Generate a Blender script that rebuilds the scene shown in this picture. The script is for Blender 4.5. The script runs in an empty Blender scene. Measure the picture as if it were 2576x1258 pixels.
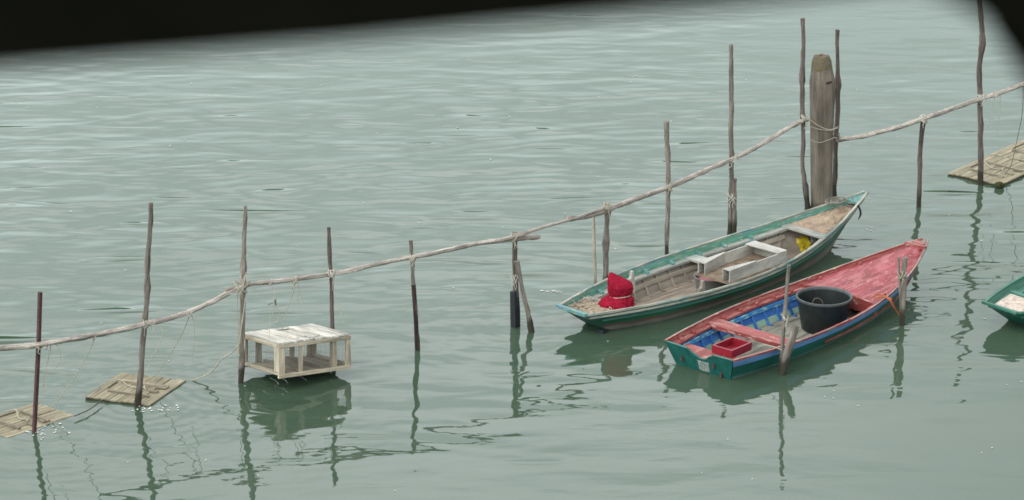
import bpy, math, random
import numpy as np
from mathutils import Vector, Matrix, noise as mnoise

# ------------------------------------------------------------------ camera, sky, sun
scene = bpy.context.scene
COL = scene.collection
H = 12.35
PITCH = math.radians(18.5)
FPX = 1288 / math.tan(math.radians(10))
cam_data = bpy.data.cameras.new("camera")
cam_data.sensor_width = 36.0
cam_data.lens = 18 / math.tan(math.radians(10))
cam_data.clip_start = 0.02
cam_data.clip_end = 3000
cam_data.dof.use_dof = True
cam_data.dof.focus_distance = 34.0
cam_data.dof.aperture_fstop = 14.0
cam = bpy.data.objects.new("camera", cam_data)
cam.location = (0, 0, H)
cam.rotation_euler = (math.radians(90) - PITCH, 0, 0)
COL.objects.link(cam)
scene.camera = cam

SUN_EL, SUN_AZ = math.radians(52), math.radians(215)
world = bpy.data.worlds.new("World")
scene.world = world
world.use_nodes = True
wt = world.node_tree
wt.nodes.clear()
wo = wt.nodes.new("ShaderNodeOutputWorld")
wb = wt.nodes.new("ShaderNodeBackground")
wh = wt.nodes.new("ShaderNodeHueSaturation")
ws = wt.nodes.new("ShaderNodeTexSky")
ws.sky_type = 'NISHITA'
ws.sun_disc = False
ws.sun_elevation = SUN_EL
ws.sun_rotation = SUN_AZ
ws.air_density = 1.0
ws.dust_density = 4.0
ws.ozone_density = 1.0
wh.inputs['Saturation'].default_value = 0.25
wb.inputs['Strength'].default_value = 0.15
wt.links.new(ws.outputs[0], wh.inputs['Color'])
# overcast: elevation ramp shaped for the water's brightness, dim overhead, with soft uneven patches
wg = wt.nodes.new("ShaderNodeTexCoord")
wx = wt.nodes.new("ShaderNodeSeparateXYZ")
wr = wt.nodes.new("ShaderNodeValToRGB")
wt.links.new(wg.outputs['Generated'], wx.inputs[0])
wt.links.new(wx.outputs['Z'], wr.inputs[0])
for i, (p, v) in enumerate(((0.0, 0.58), (0.14, 0.61), (0.225, 0.64), (0.325, 0.69), (0.41, 1.06), (0.57, 1.12), (0.95, 0.14))):
    e = wr.color_ramp.elements[i] if i < 2 else wr.color_ramp.elements.new(p)
    e.position = p; e.color = (v * 0.865, v * 0.985, v * 0.99, 1) if p < 0.4 else (v * 0.92, v * 0.965, v * 0.985, 1)
wn = wt.nodes.new("ShaderNodeTexNoise")
wn.inputs['Scale'].default_value = 3.4; wn.inputs['Detail'].default_value = 3.0
wt.links.new(wg.outputs['Generated'], wn.inputs['Vector'])
wm = wt.nodes.new("ShaderNodeMapRange")
wm.inputs[1].default_value = 0.3; wm.inputs[2].default_value = 0.7; wm.inputs[3].default_value = 7.8; wm.inputs[4].default_value = 12.2
wt.links.new(wn.outputs['Fac'], wm.inputs[0])
wa = wt.nodes.new("ShaderNodeMapRange")      # sky weighted brighter to the left to lift the water there
wa.inputs[1].default_value = -0.6; wa.inputs[2].default_value = 0.6; wa.inputs[3].default_value = 1.4; wa.inputs[4].default_value = 0.6
wt.links.new(wx.outputs['X'], wa.inputs[0])
wk = wt.nodes.new("ShaderNodeMath"); wk.operation = 'MULTIPLY'
wt.links.new(wm.outputs[0], wk.inputs[0]); wt.links.new(wa.outputs[0], wk.inputs[1])
w2 = wt.nodes.new("ShaderNodeVectorMath"); w2.operation = 'SCALE'
wt.links.new(wr.outputs[0], w2.inputs[0]); wt.links.new(wk.outputs[0], w2.inputs['Scale'])
wmix = wt.nodes.new("ShaderNodeMix"); wmix.data_type = 'RGBA'; wmix.inputs[0].default_value = 0.85
wt.links.new(wh.outputs[0], wmix.inputs[6]); wt.links.new(w2.outputs[0], wmix.inputs[7])
wt.links.new(wmix.outputs[2], wb.inputs['Color'])
wt.links.new(wb.outputs[0], wo.inputs['Surface'])

sd = bpy.data.lights.new("sun", 'SUN')
sd.energy = 0.5
sd.angle = math.radians(20)
sd.color = (1, 0.97, 0.92)
sun = bpy.data.objects.new("sun", sd)
sdir = Vector((math.sin(SUN_AZ) * math.cos(SUN_EL), math.cos(SUN_AZ) * math.cos(SUN_EL), math.sin(SUN_EL)))
sun.rotation_euler = sdir.to_track_quat('Z', 'Y').to_euler()
sun.location = (0, 0, 60)
COL.objects.link(sun)
scene.view_settings.view_transform = 'Standard'
scene.view_settings.look = 'None'
scene.view_settings.gamma = 1.0
scene.view_settings.exposure = 0.9
scene.cycles.max_bounces = 6
scene.cycles.filter_width = 1.65

# ------------------------------------------------------------------ pixel -> place helpers
R_ = Vector((1, 0, 0)); FW = Vector((0, math.cos(PITCH), -math.sin(PITCH))); UP = Vector((0, math.sin(PITCH), math.cos(PITCH)))
CP = Vector((0, 0, H))
def ray(px, py): return FW + R_ * ((px - 1288) / FPX) + UP * ((629 - py) / FPX)
def gp(px, py, z=0.0):
    d = ray(px, py); return CP + d * ((z - H) / d.z)
def atY(px, py, Y):
    d = ray(px, py); return CP + d * (Y / d.y)
def pxm(p): return (p - CP).dot(FW) / FPX          # metres per pixel at a point

# ------------------------------------------------------------------ materials
def nd(nt, typ, **kw):
    n = nt.nodes.new(typ)
    for k, v in kw.items():
        if k.startswith('i_'):
            key = k[2:]
            n.inputs[int(key) if key.isdigit() else key].default_value = v
        else: setattr(n, k, v)
    return n
def new_mat(name):
    m = bpy.data.materials.new(name); m.use_nodes = True
    nt = m.node_tree; nt.nodes.clear()
    out = nt.nodes.new("ShaderNodeOutputMaterial"); b = nt.nodes.new("ShaderNodeBsdfPrincipled")
    nt.links.new(b.outputs[0], out.inputs[0])
    return m, nt, b
def tc_noise(nt, sc, scale, detail=5, rough=0.6, dist=0.0):
    at = nd(nt, "ShaderNodeAttribute", attribute_name="tc")
    mp = nd(nt, "ShaderNodeMapping"); mp.inputs['Scale'].default_value = sc
    nt.links.new(at.outputs['Vector'], mp.inputs['Vector'])
    n = nd(nt, "ShaderNodeTexNoise"); n.inputs['Scale'].default_value = scale
    n.inputs['Detail'].default_value = detail; n.inputs['Roughness'].default_value = rough; n.inputs['Distortion'].default_value = dist
    nt.links.new(mp.outputs[0], n.inputs['Vector'])
    return n.outputs['Fac']
def ramp(nt, fac, stops, const=False):
    r = nd(nt, "ShaderNodeValToRGB")
    if const: r.color_ramp.interpolation = 'CONSTANT'
    e = r.color_ramp.elements
    while len(e) < len(stops): e.new(0.5)
    for i, (p, c) in enumerate(stops):
        e[i].position = p
        e[i].color = (c, c, c, 1) if isinstance(c, (int, float)) else (*c, 1)
    nt.links.new(fac, r.inputs[0])
    return r.outputs[0]
def mix(nt, fac, a, b, blend='MIX'):
    m = nd(nt, "ShaderNodeMix", data_type='RGBA', blend_type=blend)
    for v, i in ((fac, 0), (a, 6), (b, 7)):
        if isinstance(v, (int, float)): m.inputs[i].default_value = v
        elif isinstance(v, tuple): m.inputs[i].default_value = (*v, 1)
        else: nt.links.new(v, m.inputs[i])
    return m.outputs[2]
def math_(nt, op, a, b=None, c=None):
    m = nd(nt, "ShaderNodeMath", operation=op)
    for i, v in enumerate((a, b, c)):
        if v is None: continue
        if isinstance(v, (int, float)): m.inputs[i].default_value = v
        else: nt.links.new(v, m.inputs[i])
    return m.outputs[0]
def rnd_attr(nt): return nd(nt, "ShaderNodeAttribute", attribute_name="rnd").outputs['Fac']
def world_z(nt):
    g = nd(nt, "ShaderNodeNewGeometry"); s = nd(nt, "ShaderNodeSeparateXYZ")
    nt.links.new(g.outputs['Position'], s.inputs[0]); return s.outputs['Z']
def bump(nt, b, fac, dist):
    bp = nd(nt, "ShaderNodeBump"); bp.inputs['Strength'].default_value = 1.0; bp.inputs['Distance'].default_value = dist
    nt.links.new(fac, bp.inputs['Height']); nt.links.new(bp.outputs[0], b.inputs['Normal'])

def wood(name, dark, light, grain=(60, 60, 5), rough=0.85, wet=0.0, wetcol=(0.03, 0.028, 0.018), var=0.35, patch=None, spots=0.0):
    m, nt, b = new_mat(name)
    f = tc_noise(nt, grain, 1.0, 6, 0.65, 0.4)
    mid = tuple((a * 0.45 + c * 0.55) for a, c in zip(dark, light))
    col = ramp(nt, f, [(0.30, dark), (0.5, mid), (0.68, light)])
    big = tc_noise(nt, (7, 7, 1.6), 1.0, 4, 0.6)
    col = mix(nt, 1.0, col, ramp(nt, big, [(0.32, 0.55), (0.5, 0.95), (0.7, 1.25)]), 'MULTIPLY')
    if patch:
        pf = tc_noise(nt, (9, 9, 4), 1.3, 5, 0.7)
        col = mix(nt, ramp(nt, pf, [(0.5, 0.0), (0.6, 0.8)]), col, patch)
    if spots:
        sf = tc_noise(nt, (45, 45, 30), 1.0, 3, 0.6)
        col = mix(nt, ramp(nt, sf, [(0.62, 0.0), (0.7, spots)]), col, (0.04, 0.035, 0.03))
    rv = math_(nt, 'MULTIPLY_ADD', rnd_attr(nt), var, 1 - var / 2)
    rc = nd(nt, "ShaderNodeCombineColor")
    for i in range(3): nt.links.new(rv, rc.inputs[i])
    col = mix(nt, 1.0, col, rc.outputs[0], 'MULTIPLY')
    if wet:
        z = math_(nt, 'MULTIPLY_ADD', tc_noise(nt, (14, 14, 14), 1.0, 4, 0.6), 0.16, world_z(nt))
        w = nd(nt, "ShaderNodeMapRange", interpolation_type='SMOOTHSTEP')
        nt.links.new(z, w.inputs[0]); w.inputs[1].default_value = wet; w.inputs[2].default_value = wet + 0.12
        w.inputs[3].default_value = 0.92; w.inputs[4].default_value = 0.0
        col = mix(nt, w.outputs[0], col, wetcol)
    nt.links.new(col, b.inputs['Base Color'])
    b.inputs['Roughness'].default_value = rough
    b.inputs['Specular IOR Level'].default_value = 0.25
    bump(nt, b, f, 0.006)
    return m

def paint(name, col, under=(0.30, 0.26, 0.21), chip=0.60, dirt=0.35, second=None, second_at=0.56, rough=0.55, streak=(14, 14, 3), dirtcol=(0.22, 0.20, 0.17)):
    m, nt, b = new_mat(name)
    v = tc_noise(nt, (5, 5, 1.5), 1.0, 4, 0.6)
    c = mix(nt, 1.0, col, ramp(nt, v, [(0.3, 0.62), (0.5, 1.0), (0.7, 1.3)]), 'MULTIPLY')
    if second:
        s = tc_noise(nt, (streak[0] * 0.6, streak[1] * 0.6, streak[2] * 0.6), 1.0, 5, 0.65)
        c = mix(nt, ramp(nt, s, [(second_at, 0.0), (second_at + 0.07, 0.9)]), c, second)
    d = tc_noise(nt, (9, 9, 4), 1.7, 6, 0.7)
    c = mix(nt, ramp(nt, d, [(0.42, 0.0), (0.75, dirt)]), c, dirtcol)
    k = tc_noise(nt, streak, 2.2, 7, 0.7)
    kf = ramp(nt, k, [(chip, 0.0), (chip + 0.035, 0.9)])
    c = mix(nt, kf, c, under)
    nt.links.new(c, b.inputs['Base Color'])
    b.inputs['Roughness'].default_value = rough
    b.inputs['Specular IOR Level'].default_value = 0.35
    bump(nt, b, k, 0.003)
    return m

def plain(name, col, rough=0.6, var=0.3, spec=0.3, sc=(20, 20, 20), bmp=0.002):
    m, nt, b = new_mat(name)
    v = tc_noise(nt, sc, 1.0, 5, 0.65)
    c = mix(nt, 1.0, col, ramp(nt, v, [(0.3, 1 - var), (0.7, 1 + var)]), 'MULTIPLY')
    nt.links.new(c, b.inputs['Base Color']); b.inputs['Roughness'].default_value = rough
    b.inputs['Specular IOR Level'].default_value = spec
    bump(nt, b, v, bmp)
    return m

def hull_paint(name, bands, under, chip=0.62, wob=0.05, rough=0.45, second=None):
    m, nt, b = new_mat(name)
    bd = nd(nt, "ShaderNodeAttribute", attribute_name="band").outputs['Fac']
    w = tc_noise(nt, (3, 3, 2.5), 1.5, 6, 0.7)
    w = math_(nt, 'MULTIPLY_ADD', math_(nt, 'SUBTRACT', w, 0.5), wob, bd)
    c = ramp(nt, math_(nt, 'MULTIPLY', w, 0.5), [(p * 0.5, q) for p, q in bands], True)
    v = tc_noise(nt, (4, 4, 1.2), 1.0, 5, 0.65)
    c = mix(nt, 1.0, c, ramp(nt, v, [(0.3, 0.6), (0.5, 1.0), (0.7, 1.35)]), 'MULTIPLY')
    if second:
        s = tc_noise(nt, (10, 10, 1.3), 1.0, 5, 0.65)
        c = mix(nt, ramp(nt, s, [(0.55, 0.0), (0.68, 0.75)]), c, second)
    k = tc_noise(nt, (16, 16, 4), 1.6, 7, 0.72)
    c = mix(nt, ramp(nt, k, [(chip, 0.0), (chip + 0.04, 0.85)]), c, under)
    nt.links.new(c, b.inputs['Base Color']); b.inputs['Roughness'].default_value = rough
    b.inputs['Specular IOR Level'].default_value = 0.4
    bump(nt, b, k, 0.003)
    return m

M = {}
M['bark_grey'] = wood("grey_bark", (0.075, 0.06, 0.05), (0.27, 0.235, 0.20), wet=0.22, spots=0.5)
M['bark_dark'] = wood("dark_bark", (0.045, 0.032, 0.028), (0.17, 0.135, 0.12), wet=0.22, spots=0.4)
M['bark_pale'] = wood("pale_wood", (0.17, 0.14, 0.10), (0.42, 0.36, 0.28), wet=0.06, wetcol=(0.05, 0.045, 0.025), spots=0.5)
M['rail'] = wood("weathered_rail", (0.17, 0.145, 0.125), (0.54, 0.485, 0.43), spots=0.45, patch=(0.21, 0.18, 0.155))
M['pile'] = wood("old_pile_timber", (0.090, 0.074, 0.057), (0.20, 0.168, 0.133), grain=(42, 42, 2.2), wet=0.1)
M['rust'] = plain("rusty_brown_metal", (0.075, 0.036, 0.036), 0.7, 0.5, 0.3, (30, 30, 8))
M['black'] = plain("black_tarred_wood", (0.016, 0.018, 0.022), 0.5, 0.4, 0.4, (20, 20, 6))
M['wet_dark'] = wood("dark_wet_wood", (0.02, 0.012, 0.011), (0.065, 0.042, 0.038))
M['rope'] = plain("pale_rope", (0.36, 0.33, 0.26), 0.9, 0.4, 0.1, (90, 90, 90))
M['rope_grey'] = plain("grey_rope", (0.20, 0.19, 0.16), 0.9, 0.4, 0.1, (90, 90, 90))
M['rope_white'] = plain("white_cord", (0.44, 0.42, 0.36), 0.9, 0.3, 0.1, (90, 90, 90))
M['rope_dark'] = plain("dark_rope", (0.11, 0.095, 0.075), 0.9, 0.4, 0.1, (90, 90, 90))
M['rope_orange'] = plain("orange_rope", (0.32, 0.105, 0.045), 0.85, 0.4, 0.1, (90, 90, 90))
M['raft'] = wood("raft_planks", (0.17, 0.145, 0.095), (0.35, 0.305, 0.215), grain=(30, 30, 2.5), var=0.2, patch=(0.22, 0.205, 0.13))
M['raft_batten'] = wood("raft_battens", (0.11, 0.09, 0.065), (0.30, 0.255, 0.19), grain=(40, 40, 3), var=0.4)
M['raft_edge'] = wood("raft_wet_edge", (0.025, 0.022, 0.016), (0.08, 0.07, 0.05), grain=(40, 40, 3))
M['lid'] = wood("bleached_lid", (0.30, 0.275, 0.235), (0.70, 0.67, 0.60), grain=(34, 34, 2.2), var=0.35, spots=0.3)
M['cage'] = wood("cage_timber", (0.22, 0.18, 0.12), (0.52, 0.46, 0.36), grain=(40, 40, 3), var=0.35)
M['cage_floor'] = wood("cage_floor", (0.10, 0.08, 0.055), (0.28, 0.235, 0.17), grain=(40, 40, 3), var=0.5)
M['wire'] = plain("thin_wire", (0.25, 0.26, 0.24), 0.6)

# ------------------------------------------------------------------ mesh builder
rng = random.Random(7)
class MB:
    def __init__(s): s.v = []; s.f = []; s.tc = []; s.rn = []; s.bd = []
    def add(s, co, tc, rn=0.5, bd=0.0):
        s.v.append(Vector(co)); s.tc.append(tuple(tc)); s.rn.append(rn); s.bd.append(bd); return len(s.v) - 1
    def grid(s, pts, tcs, rn=0.5, bds=None, flip=False, closeu=False):
        n, k = len(pts), len(pts[0])
        ids = [[s.add(pts[i][j], tcs[i][j], rn, bds[i][j] if bds else 0) for j in range(k)] for i in range(n)]
        for i in range(n - 1):
            for j in range(k if closeu else k - 1):
                q = [ids[i][j], ids[i][(j + 1) % k], ids[i + 1][(j + 1) % k], ids[i + 1][j]]
                s.f.append(q[::-1] if flip else q)
        return ids
    def box(s, c, ax, ay, az, rn=None, wob=0.0):
        """box: centre and three half-extent vectors; grain runs along the longest"""
        c, ax, ay, az = Vector(c), Vector(ax), Vector(ay), Vector(az)
        if rn is None: rn = rng.random()
        o = (rng.uniform(-50, 50), rng.uniform(-50, 50), rng.uniform(-50, 50))
        L = [ax.length, ay.length, az.length]; order = sorted(range(3), key=lambda i: L[i])
        base = len(s.v)
        for sx in (-1, 1):
            for sy in (-1, 1):
                for sz in (-1, 1):
                    p = c + ax * sx + ay * sy + az * sz
                    if wob: p += Vector((rng.uniform(-wob, wob), rng.uniform(-wob, wob), rng.uniform(-wob, wob)))
                    l = (sx * L[0], sy * L[1], sz * L[2])
                    s.add(p, (o[0] + l[order[0]], o[1] + l[order[1]], o[2] + l[order[2]]), rn)
        for q in ((0, 1, 3, 2), (4, 6, 7, 5), (0, 4, 5, 1), (2, 3, 7, 6), (0, 2, 6, 4), (1, 5, 7, 3)):
            s.f.append([base + i for i in q])
    def bar(s, p, q, w, h, up=(0, 0, 1), rn=None, wob=0.0):
        p, q = Vector(p), Vector(q); d = (q - p); u = Vector(up)
        side = d.cross(u).normalized(); u2 = side.cross(d).normalized()
        s.box((p + q) / 2, d / 2, side * w / 2, u2 * h / 2, rn, wob)
    def tube(s, pts, rad, seg=8, rough=0.0, sub=1, cap=True, rn=0.5, seed=0.0, squash=None):
        pts = [Vector(p) for p in pts]
        if not isinstance(rad, (list, tuple)): rad = [rad] * len(pts)
        if sub > 1: pts, rad = catmull(pts, rad, sub)
        frames = []; t0 = (pts[1] - pts[0]).normalized()
        ref = Vector((0, 0, 1)) if abs(t0.z) < 0.9 else Vector((1, 0, 0))
        nrm = (ref - t0 * ref.dot(t0)).normalized(); L = 0.0
        P, T = [], []
        for i, p in enumerate(pts):
            t = (pts[min(i + 1, len(pts) - 1)] - pts[max(i - 1, 0)])
            t = t.normalized() if t.length > 1e-9 else t0
            nrm = (nrm - t * nrm.dot(t)).normalized(); bi = t.cross(nrm)
            if i: L += (p - pts[i - 1]).length
            rowp, rowt = [], []
            for j in range(seg):
                a = 2 * math.pi * j / seg
                r = rad[i]
                if rough: r *= 1 + rough * mnoise.noise(Vector((math.cos(a) * 1.1 + seed, math.sin(a) * 1.1, L / max(r, 0.004) * 0.22 + seed)))
                rowp.append(p + (nrm * math.cos(a) + bi * math.sin(a)) * r)
                rowt.append((seed * 7 + math.cos(a) * rad[i], math.sin(a) * rad[i], L + seed * 3))
            P.append(rowp); T.append(rowt)
        ids = s.grid(P, T, rn, closeu=True)
        if cap:
            for row, rev in ((ids[0], False), (ids[-1], True)):
                s.f.append(row[::-1] if not rev else row)
        return ids
    def sweep(s, pts, sec, up=(0, 0, 1), rn=0.5, seed=0.0):
        """closed section [(side, up)] along a path"""
        pts = [Vector(p) for p in pts]; P, T = [], []; L = 0
        for i, p in enumerate(pts):
            t = (pts[min(i + 1, len(pts) - 1)] - pts[max(i - 1, 0)]).normalized()
            u = Vector(up[i]) if isinstance(up, list) else Vector(up)
            sd_ = t.cross(u).normalized(); u = sd_.cross(t)
            if i: L += (p - pts[i - 1]).length
            P.append([p + sd_ * a + u * b for a, b in sec]); T.append([(a + seed * 5, b, L + seed * 3) for a, b in sec])
        ids = s.grid(P, T, rn, closeu=True)
        s.f.append(ids[0][::-1]); s.f.append(ids[-1])
    def build(s, name, mat, parent=None, loc=None, smooth=False):
        me = bpy.data.meshes.new(name)
        off = Vector(loc) if loc is not None else Vector((0, 0, 0))
        me.from_pydata([v - off for v in s.v], [], s.f); me.validate(); me.update()
        a = me.attributes.new("tc", 'FLOAT_VECTOR', 'POINT'); a.data.foreach_set("vector", [c for t in s.tc for c in t])
        a = me.attributes.new("rnd", 'FLOAT', 'POINT'); a.data.foreach_set("value", s.rn)
        a = me.attributes.new("band", 'FLOAT', 'POINT'); a.data.foreach_set("value", s.bd)
        if smooth:
            me.polygons.foreach_set("use_smooth", [True] * len(me.polygons))
            try: me.set_sharp_from_angle(angle=math.radians(45))
            except Exception: pass
        me.materials.append(mat)
        o = bpy.data.objects.new(name, me); COL.objects.link(o)
        if loc is not None: o.location = off
        if parent: o.parent = parent
        return o
def catmull(pts, rad, sub):
    P, R = [], []
    n = len(pts)
    for i in range(n - 1):
        p0, p1, p2, p3 = pts[max(i - 1, 0)], pts[i], pts[i + 1], pts[min(i + 2, n - 1)]
        for k in range(sub):
            t = k / sub
            P.append(0.5 * ((2 * p1) + (p2 - p0) * t + (2 * p0 - 5 * p1 + 4 * p2 - p3) * t * t + (3 * p1 - p0 - 3 * p2 + p3) * t ** 3))
            R.append(rad[i] + (rad[i + 1] - rad[i]) * t)
    P.append(pts[-1]); R.append(rad[-1])
    return P, R
def tag(o, label, cat, group=None, kind=None):
    if label: o['label'] = label
    if cat: o['category'] = cat
    if group: o['group'] = group
    if kind: o['kind'] = kind
    return o
def empty(name, loc, rz, label, cat, group=None):
    o = bpy.data.objects.new(name, None); COL.objects.link(o)
    o.location = loc; o.rotation_euler = (0, 0, rz); o.empty_display_size = 0.2
    return tag(o, label, cat, group)

# ------------------------------------------------------------------ water
def make_water(hulls):
    m, nt, b = new_mat("lagoon_water")
    g = nd(nt, "ShaderNodeNewGeometry")
    def wnoise(scale, detail, rough, rot=0.0, dist=0.0):
        mp = nd(nt, "ShaderNodeMapping"); mp.inputs['Scale'].default_value = scale; mp.inputs['Rotation'].default_value = (0, 0, rot)
        nt.links.new(g.outputs['Position'], mp.inputs['Vector'])
        n = nd(nt, "ShaderNodeTexNoise"); n.inputs['Scale'].default_value = 1.0; n.inputs['Detail'].default_value = detail
        n.inputs['Roughness'].default_value = rough; n.inputs['Distortion'].default_value = dist
        nt.links.new(mp.outputs[0], n.inputs['Vector']); return n.outputs['Fac']
    sep = nd(nt, "ShaderNodeSeparateXYZ"); nt.links.new(g.outputs['Position'], sep.inputs[0])
    def rng_map(v, a, b_, c, d):
        w = nd(nt, "ShaderNodeMapRange", interpolation_type='SMOOTHSTEP'); nt.links.new(v, w.inputs[0])
        for i, q in enumerate((a, b_, c, d)): w.inputs[i + 1].default_value = q
        return w.outputs[0]
    # calm water inside the moorings: depends on x (calmer to the right) and y
    yy = math_(nt, 'MULTIPLY_ADD', sep.outputs['X'], -0.35, sep.outputs['Y'])
    openness = rng_map(yy, 28.5, 36.0, 0.20, 1.0)
    swell = wnoise((0.42, 1.2, 1.0), 1.0, 0.4, math.radians(-5), 0.6)
    swell2 = wnoise((1.0, 2.3, 1.0), 1.5, 0.45, math.radians(10), 0.6)
    def train(deg, lam, amp, wob, nsc, msc):
        # a long-crested wave train: crest direction deg from the x axis, crests bent and broken by noise
        a = math.radians(deg); k = 2 * math.pi / lam
        dt = nd(nt, "ShaderNodeVectorMath", operation='DOT_PRODUCT'); nt.links.new(g.outputs['Position'], dt.inputs[0])
        dt.inputs[1].default_value = (-math.sin(a) * k, math.cos(a) * k, 0)
        ph = math_(nt, 'MULTIPLY_ADD', wnoise(nsc, 2.0, 0.5), wob, dt.outputs['Value'])
        m_ = rng_map(wnoise(msc, 2.0, 0.5, a), 0.36, 0.62, 0.12, 1.0)
        return math_(nt, 'MULTIPLY', math_(nt, 'MULTIPLY', math_(nt, 'SINE', ph), m_), amp)
    trains = math_(nt, 'ADD', train(17, 0.80, 0.0060, 15.0, (0.28, 0.5, 1), (0.45, 0.9, 1)), train(-14, 0.50, 0.0026, 15.0, (0.4, 0.8, 1), (0.7, 1.4, 1)))
    trains = math_(nt, 'ADD', trains, train(24, 0.30, 0.0007, 14.0, (0.6, 1.2, 1), (0.8, 1.6, 1)))
    long_ = wnoise((0.14, 0.55, 1.0), 1.0, 0.4, math.radians(2))
    ripple = wnoise((3.2, 7.5, 1.0), 2.0, 0.5, math.radians(-5))
    gust = rng_map(wnoise((0.25, 0.45, 1.0), 2.0, 0.5), 0.42, 0.62, 0.15, 1.0)
    h = math_(nt, 'MULTIPLY', swell, 0.040)
    h = math_(nt, 'MULTIPLY_ADD', swell2, 0.018, h)
    h = math_(nt, 'ADD', h, trains)
    h = math_(nt, 'MULTIPLY', math_(nt, 'MULTIPLY', h, openness), rng_map(sep.outputs['Y'], 38.0, 50.0, 1.0, 0.62))
    h = math_(nt, 'MULTIPLY_ADD', long_, 0.046, h)
    h = math_(nt, 'ADD', h, math_(nt, 'MULTIPLY', math_(nt, 'MULTIPLY', ripple, gust), 0.0021))
    spk = math_(nt, 'MAXIMUM', math_(nt, 'SUBTRACT', wnoise((0.75, 2.9, 1.0), 0.0, 0.5, math.radians(4), 0.0), 0.70), 0.0)
    h = math_(nt, 'ADD', h, math_(nt, 'MULTIPLY', math_(nt, 'MULTIPLY', spk, math_(nt, 'MULTIPLY', openness, rng_map(sep.outputs['Y'], 38.0, 46.0, 1.0, 0.3))), 0.10))
    for px, py, amp, k, dec in RINGS:
        c = gp(px, py)
        vd = nd(nt, "ShaderNodeVectorMath", operation='DISTANCE'); nt.links.new(g.outputs['Position'], vd.inputs[0]); vd.inputs[1].default_value = (c.x, c.y, 0)
        r = vd.outputs['Value']
        s = math_(nt, 'SINE', math_(nt, 'MULTIPLY', r, k))
        e = math_(nt, 'EXPONENT', math_(nt, 'MULTIPLY', r, -dec))
        h = math_(nt, 'ADD', h, math_(nt, 'MULTIPLY', math_(nt, 'MULTIPLY', s, e), amp))
    bp = nd(nt, "ShaderNodeBump"); bp.inputs['Strength'].default_value = 1.0; bp.inputs['Distance'].default_value = 1.0
    nt.links.new(h, bp.inputs['Height']); nt.links.new(bp.outputs[0], b.inputs['Normal'])
    b.inputs['Base Color'].default_value = (0.046, 0.074, 0.048, 1)
    b.inputs['Roughness'].default_value = 0.02
    b.inputs['IOR'].default_value = 1.34
    b.inputs['Specular IOR Level'].default_value = 0.5
    # one sheet to the horizon, left open where the hulls sit in it
    from mathutils.geometry import delaunay_2d_cdt, intersect_point_tri_2d
    S = 700
    vs = [Vector(q) for q in ((-S, -S + 300), (S, -S + 300), (S, S + 300), (-S, S + 300))]
    vs += [Vector((x, y)) for x in np.linspace(-30, 30, 13) for y in np.linspace(10, 80, 15)]
    holes, edges = [], []
    for bt in hulls:
        ring = []
        for sg in (1, -1):
            line = []
            for i in range(41):
                t = i / 40; u = bt.u_at(t, 0.0)
                if u >= 0.999 and bt.zc(t) > 0: continue
                q = bt.side(t, u, sg, .022); line.append(bt.M @ Vector((q.x + (.02 if i == 0 else 0), q.y, 0)))
            ring += line if sg > 0 else line[::-1]
        poly = []
        for q in ring:
            q2 = Vector((q.x, q.y))
            if not poly or (q2 - poly[-1]).length > .004: poly.append(q2)
        if (poly[0] - poly[-1]).length < .004: poly.pop()
        base = len(vs); vs += poly; n = len(poly); edges += [(base + i, base + (i + 1) % n) for i in range(n)]; holes.append(poly)
    co, ed, fa, _, _, _ = delaunay_2d_cdt(vs, edges, [], 0, 1e-5)
    def inside(p, poly):
        c = False
        for a, b_ in zip(poly, poly[1:] + poly[:1]):
            if (a.y > p.y) != (b_.y > p.y) and p.x < (b_.x - a.x) * (p.y - a.y) / (b_.y - a.y) + a.x: c = not c
        return c
    mb = MB()
    for p in co: mb.add((p.x, p.y, 0), (0, 0, 0))
    for f in fa:
        c = sum((co[i] for i in f), Vector((0, 0))) / len(f)
        if not any(inside(c, h_) for h_ in holes): mb.f.append(list(f))
    o = mb.build("water", m)
    o['kind'] = 'structure'
RINGS = [(352, 1012, 0.0019, 34.0, 0.9), (606, 958, 0.0014, 36.0, 1.1), (1300, 824, 0.0014, 30.0, 1.0), (100, 1075, 0.0016, 30.0, 1.0), (2270, 815, 0.0010, 30.0, 1.6)]

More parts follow.
